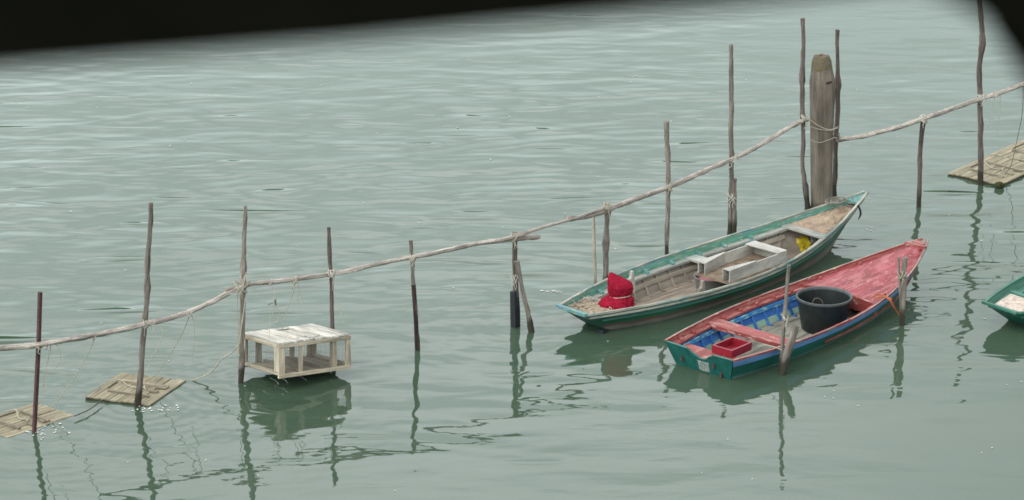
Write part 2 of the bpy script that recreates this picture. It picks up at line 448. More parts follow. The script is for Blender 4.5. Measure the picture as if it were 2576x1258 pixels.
# ------------------------------------------------------------------ dark wall with the opening the view is taken through
def make_wall():
    Y0, Y1 = 0.50, 0.58
    m, nt, b = new_mat("unlit_black_wall")
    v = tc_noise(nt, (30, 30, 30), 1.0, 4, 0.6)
    nt.links.new(ramp(nt, v, [(0.3, (0.004, 0.0042, 0.0028)), (0.7, (0.006, 0.006, 0.0042))]), b.inputs['Base Color'])  # near-black base colour stands in for the unlit room side of the wall
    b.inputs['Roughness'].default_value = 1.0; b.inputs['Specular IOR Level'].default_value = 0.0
    edge = [(-45000, 1000), (-9000, 1000), (0, 176), (883, 106), (1236, 70), (1766, 22), (2000, -2), (2200, -26), (2310, -30), (2398, 0), (2466, 42), (2524, 88), (2572, 134), (2612, 195), (2642, 270), (2672, 350), (2720, 420), (2820, 440), (3000, 390), (3400, 250), (5000, 120), (11500, 0), (45000, 0)]
    top = [atY(x, y, Y0) for x, y in edge]
    xl, xr, zs, zt, zb = top[0].x, top[-1].x, H - 0.55, H + 1.6, -1.0
    mb = MB()
    def quad(a, b_, c, d):
        ids = []
        for p in (a, b_, c, d):
            for i, q in enumerate(mb.v):
                if (q - p).length < 1e-6: ids.append(i); break
            else: ids.append(mb.add(p, p))
        mb.f.append(ids)
    V = lambda x, z: Vector((x, Y0, z))
    for i in range(len(top) - 1):
        quad(top[i], top[i + 1], V(top[i + 1].x, zt), V(top[i].x, zt))
    quad(V(xl - 1.2, zs), V(xl, zs), top[0], V(xl - 1.2, top[0].z)); quad(V(xl - 1.2, top[0].z), top[0], V(xl, zt), V(xl - 1.2, zt))
    quad(V(xr, zs), V(xr + 1.2, zs), V(xr + 1.2, top[-1].z), top[-1]); quad(top[-1], V(xr + 1.2, top[-1].z), V(xr + 1.2, zt), V(xr, zt))
    quad(V(xl - 1.2, zb), V(xl, zb), V(xl, zs), V(xl - 1.2, zs)); quad(V(xl, zb), V(xr, zb), V(xr, zs), V(xl, zs)); quad(V(xr, zb), V(xr + 1.2, zb), V(xr + 1.2, zs), V(xr, zs))
    # thickness
    from collections import Counter
    ec = Counter(); n = len(mb.v)
    for f in mb.f:
        for a, b_ in zip(f, f[1:] + f[:1]): ec[frozenset((a, b_))] += 1
    fr = [list(f) for f in mb.f]
    for i in range(n): mb.add(mb.v[i] + Vector((0, Y1 - Y0, 0)), mb.tc[i])
    for f in fr:
        mb.f.append([i + n for i in reversed(f)])
        for a, b_ in zip(f, f[1:] + f[:1]):
            if ec[frozenset((a, b_))] == 1: mb.f.append([b_, a, a + n, b_ + n])
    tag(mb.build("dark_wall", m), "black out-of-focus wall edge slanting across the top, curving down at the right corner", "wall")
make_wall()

# ------------------------------------------------------------------ posts
POSTS = {}
GP = "posts standing in the water along the rail"
def post(key, pts, w, mat, label, name="mooring_post", cat="post", group=GP, seed=0.0, rough=0.35, square=False, base=None, knots=(), parts=(), seg=9):
    """pts from the waterline up, in photo pixels; w = thickness in pixels at each point"""
    b = base if base is not None else gp(*pts[0])
    P = [b] + [atY(x, y, b.y) for x, y in pts[1:]]
    k = pxm(b)
    if not isinstance(w, (list, tuple)): w = [w] * len(pts)
    rad = [q * k / 2 for q in w]
    d0 = (P[0] - P[1]).normalized()
    mb = MB()
    if square:
        mb.tube([P[0] + d0 * 0.7] + P, [rad[0]] + rad, 4, 0, 1)
    else:
        pp, rr = catmull(P, rad, 1)
        # resample fine enough for an uneven outline
        pp, rr = resample(P, rad, 0.07)
        pp = [p + Vector((mnoise.noise(Vector((seed, i * 0.16, 3))), mnoise.noise(Vector((seed, i * 0.16, 9))), 0)) * rr[i] * 0.5 for i, p in enumerate(pp)]
        for kx, ky, s in knots:
            q = atY(kx, ky, b.y); j = min(range(len(pp)), key=lambda i: (pp[i] - q).length)
            for dj, f in ((-1, .5), (0, 1), (1, .5)):
                if 0 <= j + dj < len(rr): rr[j + dj] *= 1 + (s - 1) * f
        mb.tube([pp[0] + d0 * 0.7] + pp, [rr[0]] + rr, seg, rough, 1, seed=seed, rn=(math.sin(seed * 12.9) * 0.5 + 0.5))
    o = mb.build(name, M[mat], None, b, smooth=not square)
    tag(o, label, cat, group)
    for pn, pp_, pw, pm in parts:
        Q = [atY(x, y, b.y) for x, y in pp_]
        if pp_[0][1] >= pts[0][1] - 2: Q[0] = Q[0] + Vector((0, 0, -0.5))
        pb = MB(); pb.tube(Q, [q * k / 2 for q in pw], 4 if pn == 'sleeve' else 9, 0 if pn == 'sleeve' else 0.2, 1)
        c = pb.build(pn, M[pm], None, b); c.parent = o; c.location = (0, 0, 0)
    POSTS[key] = (b, P)
    return o
def resample(P, R, step):
    out, rr = [P[0]], [R[0]]
    for a, b, ra, rb in zip(P, P[1:], R, R[1:]):
        n = max(1, int((b - a).length / step))
        for i in range(1, n + 1):
            t = i / n; out.append(a.lerp(b, t)); rr.append(ra + (rb - ra) * t)
    return out, rr

post('p1', [(86, 1088), (97, 868), (101, 735)], 12, 'rust', "straight reddish brown square post nearest the left edge", square=True)
post('p2', [(346, 1022), (352, 955), (362, 835), (368, 740), (373, 640), (381, 510)], [17, 15, 15, 13, 12, 11], 'bark_grey', "tall grey post leaning right, standing at the second raft from the left", seed=1.3, knots=[(369, 725, 1.35), (374, 655, 1.3)])
post('p3', [(606, 962), (608, 860), (611, 735), (613, 660), (617, 518)], [15, 15, 14, 12, 9], 'bark_grey', "tall post at the cage's left corner, bound with thick rope where two rails meet", seed=2.1, knots=[(612, 680, 1.5), (618, 545, 1.25)])
post('p4', [(838, 914), (837, 830), (833, 690), (829, 625), (826, 572)], [12, 11, 10, 9, 8], 'bark_dark', "thin dark post passing behind the right end of the white-topped cage", seed=3.7, knots=[(830, 622, 1.4)])
post('p5', [(1052, 880), (1046, 800), (1040, 715), (1037, 655), (1033, 605)], [11, 10, 10, 10, 9], 'bark_grey', "short post with a dark brown lower half, between the cage and the black-footed post", seed=4.2, parts=[('lower_stake', [(1052, 880), (1046, 800), (1040, 716)], [12.5, 12.5, 12], 'wet_dark')])
post('p6', [(1298, 822), (1297, 740), (1295, 660), (1294, 585)], [15, 14, 13, 11], 'bark_dark', "post with a square black sleeve around its foot and a prop beside it", seed=5.5, knots=[(1294, 590, 1.3)], parts=[('sleeve', [(1298, 824), (1296, 780), (1294, 732)], [25, 25, 22], 'black')])
post('prop', [(1337, 835), (1327, 780), (1316, 730), (1305, 680), (1299, 657)], [16, 13, 11, 10, 10], 'bark_grey', "slanting prop pole leaning against the black-footed post", name="prop_pole", cat="pole", seed=6.6, knots=[(1300, 662, 1.4)])
b7 = gp(1522, 735)
post('p7', [(1522, 735), (1522, 700), (1524, 610), (1526, 570), (1530, 522)], [13, 13, 13, 12, 12], 'bark_grey', "forked-top knotty post behind the red cloth bundle", seed=7.1, knots=[(1522, 612, 1.5), (1529, 527, 1.8)])
post('p7b', [(1498, 717), (1496, 640), (1493, 545)], [8, 7.5, 7], 'bark_pale', "thin pale yellowish stake left of the knotty post", name="stake", cat="stake", seed=8.4, rough=0.2)
post('p8', [(1677, 647), (1679, 560), (1681, 470), (1680, 400), (1676, 305)], [10, 12, 12, 12, 11], 'bark_grey', "tall brownish post halfway along the long green boat's far side, rail lashed to it", seed=9.9, knots=[(1676, 320, 1.25), (1682, 380, 1.2)])
post('p9', [(1836, 590), (1838, 500), (1840, 400), (1840, 250), (1838, 112)], [13, 13, 12, 12, 10], 'bark_grey', "very tall straight post with a shorter stake tied against it", seed=10.7, knots=[(1840, 400, 1.15)])
post('p9b', [(1846, 585), (1846, 520), (1847, 450)], [12, 12, 11], 'bark_grey', "short thick stake tied to the side of the very tall post", name="stake", cat="stake", seed=11.2, base=gp(1848, 592))
post('p10', [(2031, 525), (2027, 480), (2021, 420), (2021, 330), (2018, 190), (2021, 120), (2019, 46)], [16, 13, 11, 12, 12, 10, 10], 'bark_dark', "tallest crooked pole on the left side of the thick pile", seed=12.3, knots=[(2016, 192, 1.5), (2028, 480, 1.3)])
post('p11', [(2099, 498), (2101, 430), (2103, 350), (2108, 215), (2107, 150), (2106, 75)], [12, 12, 12, 13, 9, 9], 'bark_dark', "crooked dark pole on the right side of the thick pile", seed=13.9, knots=[(2110, 210, 1.5), (2108, 75, 1.2)])
post('p12', [(2311, 520), (2314, 430), (2318, 370), (2322, 304)], [12, 12, 12, 13], 'bark_dark', "short post carrying the rail between the thick pile and the right-hand tall pole", seed=14.4)
post('p13', [(2468, 465), (2467, 390), (2466, 300), (2464, 165), (2471, 110), (2466, 30), (2462, -40)], [14, 14, 14, 13, 14, 13, 12], 'bark_dark', "tall bent dark pole at the corner of the right-hand raft", seed=15.8, knots=[(2472, 108, 1.25)])
post('s1', [(1964, 942), (1967, 880), (1974, 790), (1985, 667)], [10, 11, 10, 9], 'bark_grey', "long thin rod standing against the near side of the red-decked boat", name="stake", cat="stake", seed=16.2, rough=0.2, base=gp(1962, 934))
post('s1b', [(1968, 942), (1975, 910), (1991, 860), (2003, 819)], [17, 20, 20, 17], 'bark_grey', "thick frayed leaning stake crossing the rod beside the red-decked boat", name="stake", cat="stake", seed=17.7, base=gp(1970, 942))
post('s2', [(2268, 812), (2266, 770), (2262, 700), (2259, 647)], [8, 8, 7, 6], 'bark_grey', "thin rod of the stake pair beside the red bow", name="stake", cat="stake", seed=18.5, rough=0.2, base=gp(2266, 818))
post('s2b', [(2270, 816), (2272, 760), (2275, 700), (2278, 648)], [8, 11, 14, 13], 'bark_grey', "thick stake of the pair beside the red bow, orange rope tied at its foot", name="stake", cat="stake", seed=19.1, base=gp(2272, 818))

def make_pile():
    b = gp(2066, 522); k = pxm(b)
    mb = MB(); P, R = [], []
    prof = [(2066, 522, 27), (2066, 430, 27), (2067, 330, 28), (2069, 240, 31), (2068.5, 200, 31), (2068, 178, 27.5), (2067.5, 155, 23.5), (2067, 146, 20.5), (2067, 141, 18)]
    for x, y, r in prof: P.append(atY(x, y, b.y)); R.append(r * k)
    pp, rr = resample(P, R, 0.06)
    mb.tube([pp[0] - Vector((0, 0, 0.8))] + pp, [rr[0]] + rr, 20, 0.07, 1, seed=3.3)
    m = M['pile']
    o = tag(mb.build("mooring_pile", m, None, b, smooth=True), "thick weathered timber pile with tapered mossy top between two poles", "pile")
    t = MB()   # moss cap
    top = atY(2067, 141, b.y)
    rows, tcs = [], []
    for i, (dy, r) in enumerate(((26, 25.6), (16, 24.0), (7, 21.6), (0, 18.6), (-1.5, 9.0), (-2, 0.3))):
        row = []; tc = []
        for j in range(22):
            a = j / 22 * 2 * math.pi
            q = atY(2067, 141 + dy, b.y)
            jag = (mnoise.noise(Vector((math.cos(a) * 2, math.sin(a) * 2, i))) * 0.03)
            rr_ = r * k * (1.03 + 0.05 * mnoise.noise(Vector((math.cos(a) * 3, math.sin(a) * 3, i * .7))))
            dz = jag * 1.0 if i in (3, 4, 5) else (-0.05 * (1 - math.sin(a + 2.2)) if i == 0 else 0)
            row.append((q.x + math.cos(a) * rr_, q.y + math.sin(a) * rr_, q.z + dz)); tc.append((math.cos(a) * .13, math.sin(a) * .13, dy * .005))
        rows.append(row); tcs.append(tc)
    t.grid(rows, tcs, closeu=True)
    mm, nt, bs = new_mat("mossy_wood")
    v = tc_noise(nt, (28, 28, 28), 1.0, 5, 0.7)
    nt.links.new(ramp(nt, v, [(0.40, (0.13, 0.105, 0.08)), (0.55, (0.11, 0.092, 0.05)), (0.66, (0.14, 0.118, 0.032))]), bs.inputs['Base Color'])
    bs.inputs['Roughness'].default_value = 0.95; bump(nt, bs, v, 0.02)
    c = t.build("moss_cap", mm, None, b, smooth=True); c.parent = o; c.location = (0, 0, 0)
    n = MB()   # notch mark
    q = atY(2083, 200, b.y) + Vector((0, -31 * k * 0.88, 0))
    n.box(q, (0.04, 0.012, 0.004), (0, 0.01, 0), (0, 0, 0.009), wob=0.008)
    c = n.build("dark_notch", M['wet_dark'], None, b); c.parent = o; c.location = (0, 0, 0)
    POSTS['pile'] = (b, P)
make_pile()

# ------------------------------------------------------------------ rails
_line = sorted([(x, POSTS[k][0].y) for k, x in (('p1', 97), ('p2', 366), ('p3', 610), ('p4', 833), ('p5', 1036), ('p6', 1295), ('p7', 1528), ('p8', 1680), ('p9', 1840), ('p10', 2021), ('p11', 2103), ('p12', 2322), ('p13', 2467))])
_lx = [-60] + [a for a, _ in _line] + [2640]
_ly = [_line[0][1] - 0.1] + [b for _, b in _line] + [_line[-1][1] + 0.4]
def lineY(px): return float(np.interp(px, _lx, _ly))
GR = "weathered rail poles lashed to the posts"
def rail(pts, w, label, dy, seed):
    P = [atY(x, y, lineY(x) - dy) for x, y in pts]
    k = pxm(P[len(P) // 2]); R = [q * k / 2 for q in w] if isinstance(w, (list, tuple)) else [w * k / 2] * len(P)
    pp, rr = catmull(P, R, 8); pp, rr = resample(pp, rr, 0.06)
    mb = MB(); rr = [r * (1 + 0.16 * max(0, mnoise.noise(Vector((seed, i * 0.31, 2))) - 0.15) * 3) for i, r in enumerate(rr)]
    pp = [p + Vector((0, 0, mnoise.noise(Vector((seed, i * 0.12, 5))) * 0.012)) for i, p in enumerate(pp)]
    mb.tube(pp, rr, 9, 0.28, 1, seed=seed)
    tag(mb.build("rail_pole", M['rail'], None, pp[len(pp) // 2], smooth=True), label, "rail", GR)
rail([(-40, 879), (0, 876), (97, 867), (200, 850), (290, 832), (366, 815), (450, 793), (520, 766), (580, 735), (628, 712)], [14, 14, 14, 14, 14, 14, 13, 13, 13, 13], "long rail pole rising from the left edge to the rope-bound post by the cage", 0.07, 1.1)
rail([(566, 729), (606, 721), (640, 715), (720, 706), (833, 690), (930, 669), (1036, 648), (1120, 631), (1200, 614), (1290, 601), (1356, 596)], [10, 11, 11, 11, 12, 12, 11, 12, 13, 14, 13], "long rail pole above the cage, running to the black-footed post", 0.05, 2.3)
rail([(1265, 603), (1300, 594), (1350, 575), (1430, 553), (1480, 538), (1532, 519)], [9, 10, 9, 8, 7, 6], "short thin rail pole between the black-footed post and the knotty post", 0.10, 3.2)
rail([(1424, 552), (1480, 543), (1540, 524), (1600, 500), (1680, 470), (1760, 436), (1840, 402), (1900, 371), (1960, 336), (2000, 313), (2031, 300)], [13, 13, 13, 13, 13, 13, 12, 12, 11, 11, 11], "rail pole climbing behind the long green boat to the thick pile", 0.06, 4.6)
rail([(2104, 352), (2170, 343), (2240, 326), (2322, 299), (2400, 272), (2467, 249), (2530, 228), (2610, 198)], [13, 12, 12, 12, 12, 12, 12, 12], "rail pole from the thick pile to the right edge", 0.07, 5.9)

# ------------------------------------------------------------------ ropes
def rope(pts, label, ys=None, zs=None, w=2.6, mat='rope', group="ropes hanging from the rail", name="hanging_rope", sub=6):
    """photo pixels; ys: depths, zs: heights (one of both per end or per point)"""
    n = len(pts)
    def full(v): return v if len(v) == n else list(np.interp(np.arange(n), [0, n - 1], v))
    P = [atY(x, y, Y) for (x, y), Y in zip(pts, full(ys))] if ys else [gp(x, y, z) for (x, y), z in zip(pts, full(zs))]
    k = pxm(P[0]); mb = MB(); mb.tube(P, w * k / 2, 6, 0, sub)
    return tag(mb.build(name, M[mat], None, P[0], smooth=True), label, "rope", group)
def lashing(px, py, label, Y=None, r=(9, 13), turns=5, mat='rope', w=2.6, seed=1, tails=1, spread=4, name="rope_lashing", cat="lashing"):
    Y = (lineY(px) - 0.05) if Y is None else Y
    c = atY(px, py, Y); k = pxm(c); rg = random.Random(seed * 31)
    mb = MB(); P = []
    N = 14
    for t in range(turns):
        tilt = rg.choice((-1, 1)) * rg.uniform(0.35, 0.95); ox, oz = rg.uniform(-spread, spread) * k, rg.uniform(-spread, spread) * k
        ra, rb = rg.uniform(*r) * .88 * k, rg.uniform(0.07, 0.085)
        for j in range(N):
            a = 2 * math.pi * j / N
            l = math.cos(a) * ra; d = math.sin(a) * rb
            P.append(c + Vector((l * math.sin(tilt) + ox, -d, l * math.cos(tilt) + oz)))
    mb.tube(P, w * .78 * k / 2, 5, 0, 2)
    for t in range(tails):
        a = c + Vector((rg.uniform(-6, 6) * k, -0.09, -4 * k)); L = rg.uniform(10, 24) * k
        mb.tube([a, a + Vector((rg.uniform(-4, 4) * k, -0.01, -L * .5)), a + Vector((rg.uniform(-7, 7) * k, 0, -L))], w * k / 2 * .8, 5, 0, 3)
    return tag(mb.build(name, M[mat], None, c, smooth=True), label, cat, "rope lashings on rails and posts")
lashing(97, 868, "pale rope lashing holding the rail to the square brown post", seed=1, turns=5, r=(8, 11))
lashing(116, 866, "small rope knot on the rail just right of the square brown post", seed=2, turns=3, r=(7, 9), tails=0)
lashing(239, 846, "single rope turn on the rail between the two leftmost posts", seed=3, turns=3, r=(7, 9), tails=0, spread=2)
lashing(366, 816, "rope lashing where the rail crosses the grey post by the second raft", seed=4, turns=6, r=(9, 13))
lashing(384, 813, "white rope knot on the rail right of the grey post by the second raft", seed=5, turns=3, r=(7, 9), mat='rope_white')
lashing(478, 788, "rope turn on the rail between second raft and cage, two cords below", seed=6, turns=3, r=(7, 10), mat='rope_white', spread=2, tails=0)
lashing(606, 722, "thick bundle of rope where two rails meet on the cage's left post", seed=7, turns=11, r=(12, 19), spread=9, tails=3, w=3)
lashing(613, 700, "loose cord turns round the cage's left post above the rope bundle", seed=8, turns=4, r=(9, 14), spread=6, mat='rope_white', w=2)
lashing(680, 711, "cord turn on the rail above the left half of the cage lid", seed=9, turns=3, r=(6, 8), spread=2, tails=0, mat='rope_white', w=2)
lashing(743, 704, "knotted cord bunch on the rail above the middle of the cage", seed=10, turns=4, r=(7, 11), spread=3, tails=2, mat='rope')
lashing(833, 690, "rope lashing on the thin dark post behind the cage", seed=11, turns=6, r=(8, 12), mat='rope_white', tails=1)
lashing(1037, 650, "rope lashing on the post with the dark brown lower half", seed=12, turns=6, r=(8, 12), tails=2)
lashing(1294, 600, "dark rope lashing at the top of the black-footed post", seed=13, turns=6, r=(9, 13), tails=2, mat='rope')
lashing(1297, 700, "white cord tying the slanting prop to the black-footed post", seed=14, turns=4, r=(10, 15), spread=7, tails=2, mat='rope_white', w=2)
lashing(1526, 522, "grey rope wound round the top of the knotty post", seed=15, turns=7, r=(9, 14), tails=1, mat='rope')
lashing(1682, 470, "rope lashing on the brownish post behind the long green boat", seed=16, turns=6, r=(9, 13), mat='rope')
lashing(1842, 402, "pale cord lashing where the rail crosses the very tall straight post", seed=17, turns=5, r=(8, 11), mat='rope_white', tails=1)
lashing(1841, 500, "tangle of white cord binding the short stake to the very tall post", Y=POSTS['p9'][0].y - 0.02, seed=18, turns=7, r=(11, 16), spread=7, mat='rope_white', tails=2, w=2.2)
lashing(2024, 299, "rope lashing on the crooked pole at the pile's left side", seed=19, turns=6, r=(9, 13), mat='rope', tails=2)
lashing(2104, 340, "rope lashing at the foot end of the right-hand rail on the pile's right pole", seed=20, turns=5, r=(8, 14), mat='rope_dark', tails=1)
lashing(2323, 300, "thick pale rope lashing capping the short post right of the pile", seed=21, turns=7, r=(9, 14), mat='rope_white', tails=1)
lashing(2468, 249, "rope lashing on the tall bent pole by the right-hand raft", seed=22, turns=6, r=(8, 12), mat='rope_white', tails=1)
lashing(2503, 238, "rope turn on the rail right of the tall bent pole", seed=23, turns=3, r=(8, 10), mat='rope_white', tails=0, spread=2)
lashing(2269, 690, "cord binding the stake pair beside the red bow", Y=POSTS['s2'][0].y - 0.02, seed=24, turns=5, r=(9, 13), spread=6, mat='rope', tails=2, w=2)
lashing(1974, 800, "cord knot halfway up the long thin rod by the red-decked boat", Y=POSTS['s1'][0].y - 0.02, seed=25, turns=4, r=(5, 8), spread=4, mat='rope_white', tails=2, w=1.8)
Yl = lambda x: lineY(x) - 0.08
rope([(239, 850), (222, 890), (190, 945), (150, 1000), (125, 1030)], "rope slanting from the rail down to the leftmost raft", ys=[Yl(239), gp(125, 1030, .06).y], w=2.2, mat='rope')
rope([(128, 868), (122, 900), (112, 945), (107, 985)], "rope end hanging beside the square brown post", ys=[Yl(128), Yl(128)], w=2.4)
rope([(140, 866), (150, 880), (151, 905), (138, 930)], "short looped rope end hanging right of the square brown post", ys=[Yl(140), Yl(140)], w=1.8)
rope([(394, 812), (410, 835), (398, 870), (380, 905), (368, 940)], "slack cord drooping from the rail beside the grey post by the second raft", ys=[Yl(394), Yl(394) - .1], w=2.2, mat='rope')
rope([(478, 790), (460, 835), (432, 885), (405, 925), (384, 952)], "rope slanting from the rail down onto the second raft", ys=[Yl(478), gp(384, 952, .07).y], w=2.4, mat='rope')
rope([(482, 792), (489, 820), (486, 870), (482, 915)], "cord hanging straight down from the rail left of the cage", ys=[Yl(482), Yl(482)], w=1.8)
rope([(603, 862), (585, 885), (556, 905), (535, 932), (510, 948), (482, 957)], "knotted rope sagging from the cage's left post to the second raft", ys=[POSTS['p3'][0].y - .06, gp(482, 957).y], w=3.6, mat='rope')
rope([(620, 730), (612, 790), (606, 830), (600, 880), (602, 895)], "long cord running down the cage's left post", ys=[Yl(610), Yl(610)], w=2.4, mat='rope_white')
rope([(598, 730), (597, 790), (600, 850), (597, 895)], "second cord hanging along the left face of the cage's left post", ys=[Yl(610), Yl(610)], w=2)
rope([(257, 1006), (225, 1030), (187, 1047)], "dark rope joining the two left rafts at the water", zs=[.05, .04], w=3.5, mat='rope_dark', group="ropes at the rafts", name="raft_rope")
rope([(682, 716), (690, 735), (688, 752)], "cord holding the wooden toggle below the rail", ys=[Yl(680), Yl(680)], w=2, mat='rope_white')
rope([(690, 752), (680, 790), (678, 830), (676, 852)], "thin cord dropping from the toggle to the cage lid", ys=[Yl(680), Yl(680) - .2], w=1.3, mat='rope')
rope([(690, 770), (702, 785), (700, 806), (690, 809), (685, 795), (692, 775)], "small hanging cord loop above the left half of the cage", ys=[Yl(690), Yl(690)], w=1.9, mat='rope')
rope([(742, 706), (738, 735), (722, 780), (710, 825), (706, 838)], "slanting suspension cord from the rail to the cage lid's left half", ys=[Yl(742), 32.5], w=1.9, mat='rope')
rope([(750, 706), (752, 735), (760, 750), (757, 766), (750, 758), (749, 735)], "cord loop hanging from the knotted bunch above the cage", ys=[Yl(750), Yl(750)], w=1.7)
rope([(835, 695), (840, 738), (853, 775), (866, 810), (876, 846)], "suspension cord from the thin dark post to the cage's right corner", ys=[Yl(835) , 32.5], w=2, mat='rope')
rope([(2036, 300), (2062, 318), (2085, 326), (2107, 322)], "slack cord round the pile from the left pole", ys=[POSTS['pile'][0].y - .17] * 2, w=2, mat='rope', name="pile_cord", group="cords round the thick pile")
rope([(2038, 318), (2060, 325), (2090, 328), (2108, 318)], "second cord just under the slack one on the pile", ys=[POSTS['pile'][0].y - .17] * 2, w=1.6, mat='rope', name="pile_cord", group="cords round the thick pile")
rope([(2038, 352), (2060, 359), (2085, 352), (2102, 345)], "lowest thin cord round the pile", ys=[POSTS['pile'][0].y - .16] * 2, w=1.4, mat='rope', name="pile_cord", group="cords round the thick pile")
rope([(2503, 242), (2496, 275), (2490, 300), (2483, 330)], "thin pinkish cord slanting back to the tall bent pole", ys=[Yl(2503), Yl(2475)], w=1.4, mat='rope')
rope([(2516, 240), (2515, 280), (2511, 310), (2509, 345)], "thin cord hanging free above the right-hand raft", ys=[Yl(2516), Yl(2516)], w=1.5, mat='rope')
rope([(2574, 215), (2572, 280), (2560, 345), (2545, 410), (2528, 440)], "long cord from the rail to the right-hand raft near the right edge", ys=[Yl(2574), gp(2528, 440, .06).y], w=1.7, mat='rope_dark')
tg = MB(); q = atY(693, 762, Yl(690)); kk = pxm(q)
tg.tube([q + Vector((0, 0, 9 * kk)), q - Vector((0, 0, 6 * kk))], 2.4 * kk, 7, 0.2, 2); tg.tube([q + Vector((-20 * kk, 0, -6 * kk)), q + Vector((0, 0, 4 * kk))], 1 * kk, 5, 0, 2)
tag(tg.build("wooden_toggle", M['bark_grey'], None, q, smooth=True), "small wooden toggle hanging on a cord below the rail", "toggle")

# ------------------------------------------------------------------ rafts
GF = "slatted wooden covers floating along the fence"
def raft(corn, zs, label, seed, extra=True):
    L, T, Rr, B = [gp(x, y, z) for (x, y), z in zip(corn, zs)]
    B = L + (Rr - T) * 0.5 + (B - L) * 0.5; Rr = T + (B - L)
    rg = random.Random(seed)
    c = (L + Rr) / 2
    root = empty("slatted_raft", (c.x, c.y, 0), 0, label, "raft", GF)
    def P(a, b, h=0.0): return L + (T - L) * a + (B - L) * b + Vector((0, 0, h))
    def part(name, mb, m):
        o = mb.build(name, M[m], None, c); o.parent = root; o.location = (0, 0, c.z); return o
    cuts = [0, .125]
    while cuts[-1] < .9: cuts.append(min(cuts[-1] + rg.uniform(.07, .12), 1))
    cuts[-1] = 1.0
    pl = MB()
    for b0, b1 in zip(cuts, cuts[1:]):
        e0, e1 = rg.uniform(-.012, .012), rg.uniform(-.012, .012); g = .0012 + rg.uniform(0, .0035)
        bm_ = (b0 + b1) / 2; hw = (B - L) * ((b1 - b0) / 2) 
        hw = hw - hw.normalized() * g
        pl.box((P(e0, bm_) + P(1 + e1, bm_)) / 2 + Vector((0, 0, -.012 + rg.uniform(-.004, .004))), (P(1 + e1, bm_) - P(e0, bm_)) / 2, hw, (0, 0, .008), rg.random())
    part("planking", pl, 'raft')
    for a in (.02, .98):
        eb = MB(); eb.bar(P(a, 0.01, -.042), P(a, .99, -.042), .045, .03); part("cross_beam", eb, 'raft_edge')
    for b in (0.015, 0.985):
        eb = MB(); eb.bar(P(0.05, b, -.042), P(.95, b, -.042), .03, .03); part("side_beam", eb, 'raft_edge')
    for a, b0, b1 in ((.27, .20, .84), (.66, .20, .93)):
        bb = MB(); bb.bar(P(a, b0, .009), P(a - .01, b1, .009), .034, .022, wob=.004); part("batten", bb, 'raft_batten')
    for a, b0, b1 in ((.45, .74, .88), (.6, .78, .92)):
        bb = MB(); bb.bar(P(a, b0, .008), P(a - .01, b1, .008), .04, .016); part("small_block", bb, 'raft_batten')
    hb = MB(); hb.bar(P(.36, .145, .004), P(.62, .145, .004), .016, .006); part("hatch_slot", hb, 'raft_edge')
    if extra:
        rp = MB(); pts = [P(.52, .1, .03), P(.6, .2, .04), P(.53, .35, .015), P(.48, .5, .012), P(.52, .62, .012), P(.45, .68, .012), P(.56, .6, .02)]
        rp.tube(pts, .007, 5, 0, 5); part("rope_end", rp, 'rope')
raft([(-80, 1066), (87, 1011), (188, 1044), (21, 1099)], [.03, .03, .006, .012], "leftmost greenish slatted raft under the square brown post, half awash", 5)
raft([(213, 996), (307, 935), (464, 953), (380, 1021)], [.042, .042, .012, .03], "slatted raft under the grey post, second from the left", 9)
raft([(2384, 434), (2489, 388), (2623, 416), (2516, 464)], [.04] * 4, "slatted raft at the tall bent pole near the right edge", 13)
raft([(2491, 386), (2596, 340), (2731, 369), (2626, 415)], [.045] * 4, "slatted raft cut by the right edge, behind the one at the bent pole", 17)
fb = MB(); q = gp(2513, 466, .03)
fb.tube([q + Vector((-.05, 0, 0)), q + Vector((.0, -.03, .02)), q + Vector((.06, 0, 0))], [.03, .055, .03], 8, .3, 3)
tag(fb.build("weedy_rope_knot", plain("weed_green", (0.045, 0.05, 0.02), .9, .5, .1, (50, 50, 50)), None, q, smooth=True), "weed-covered rope knot on the near corner of the right-hand raft", "knot")

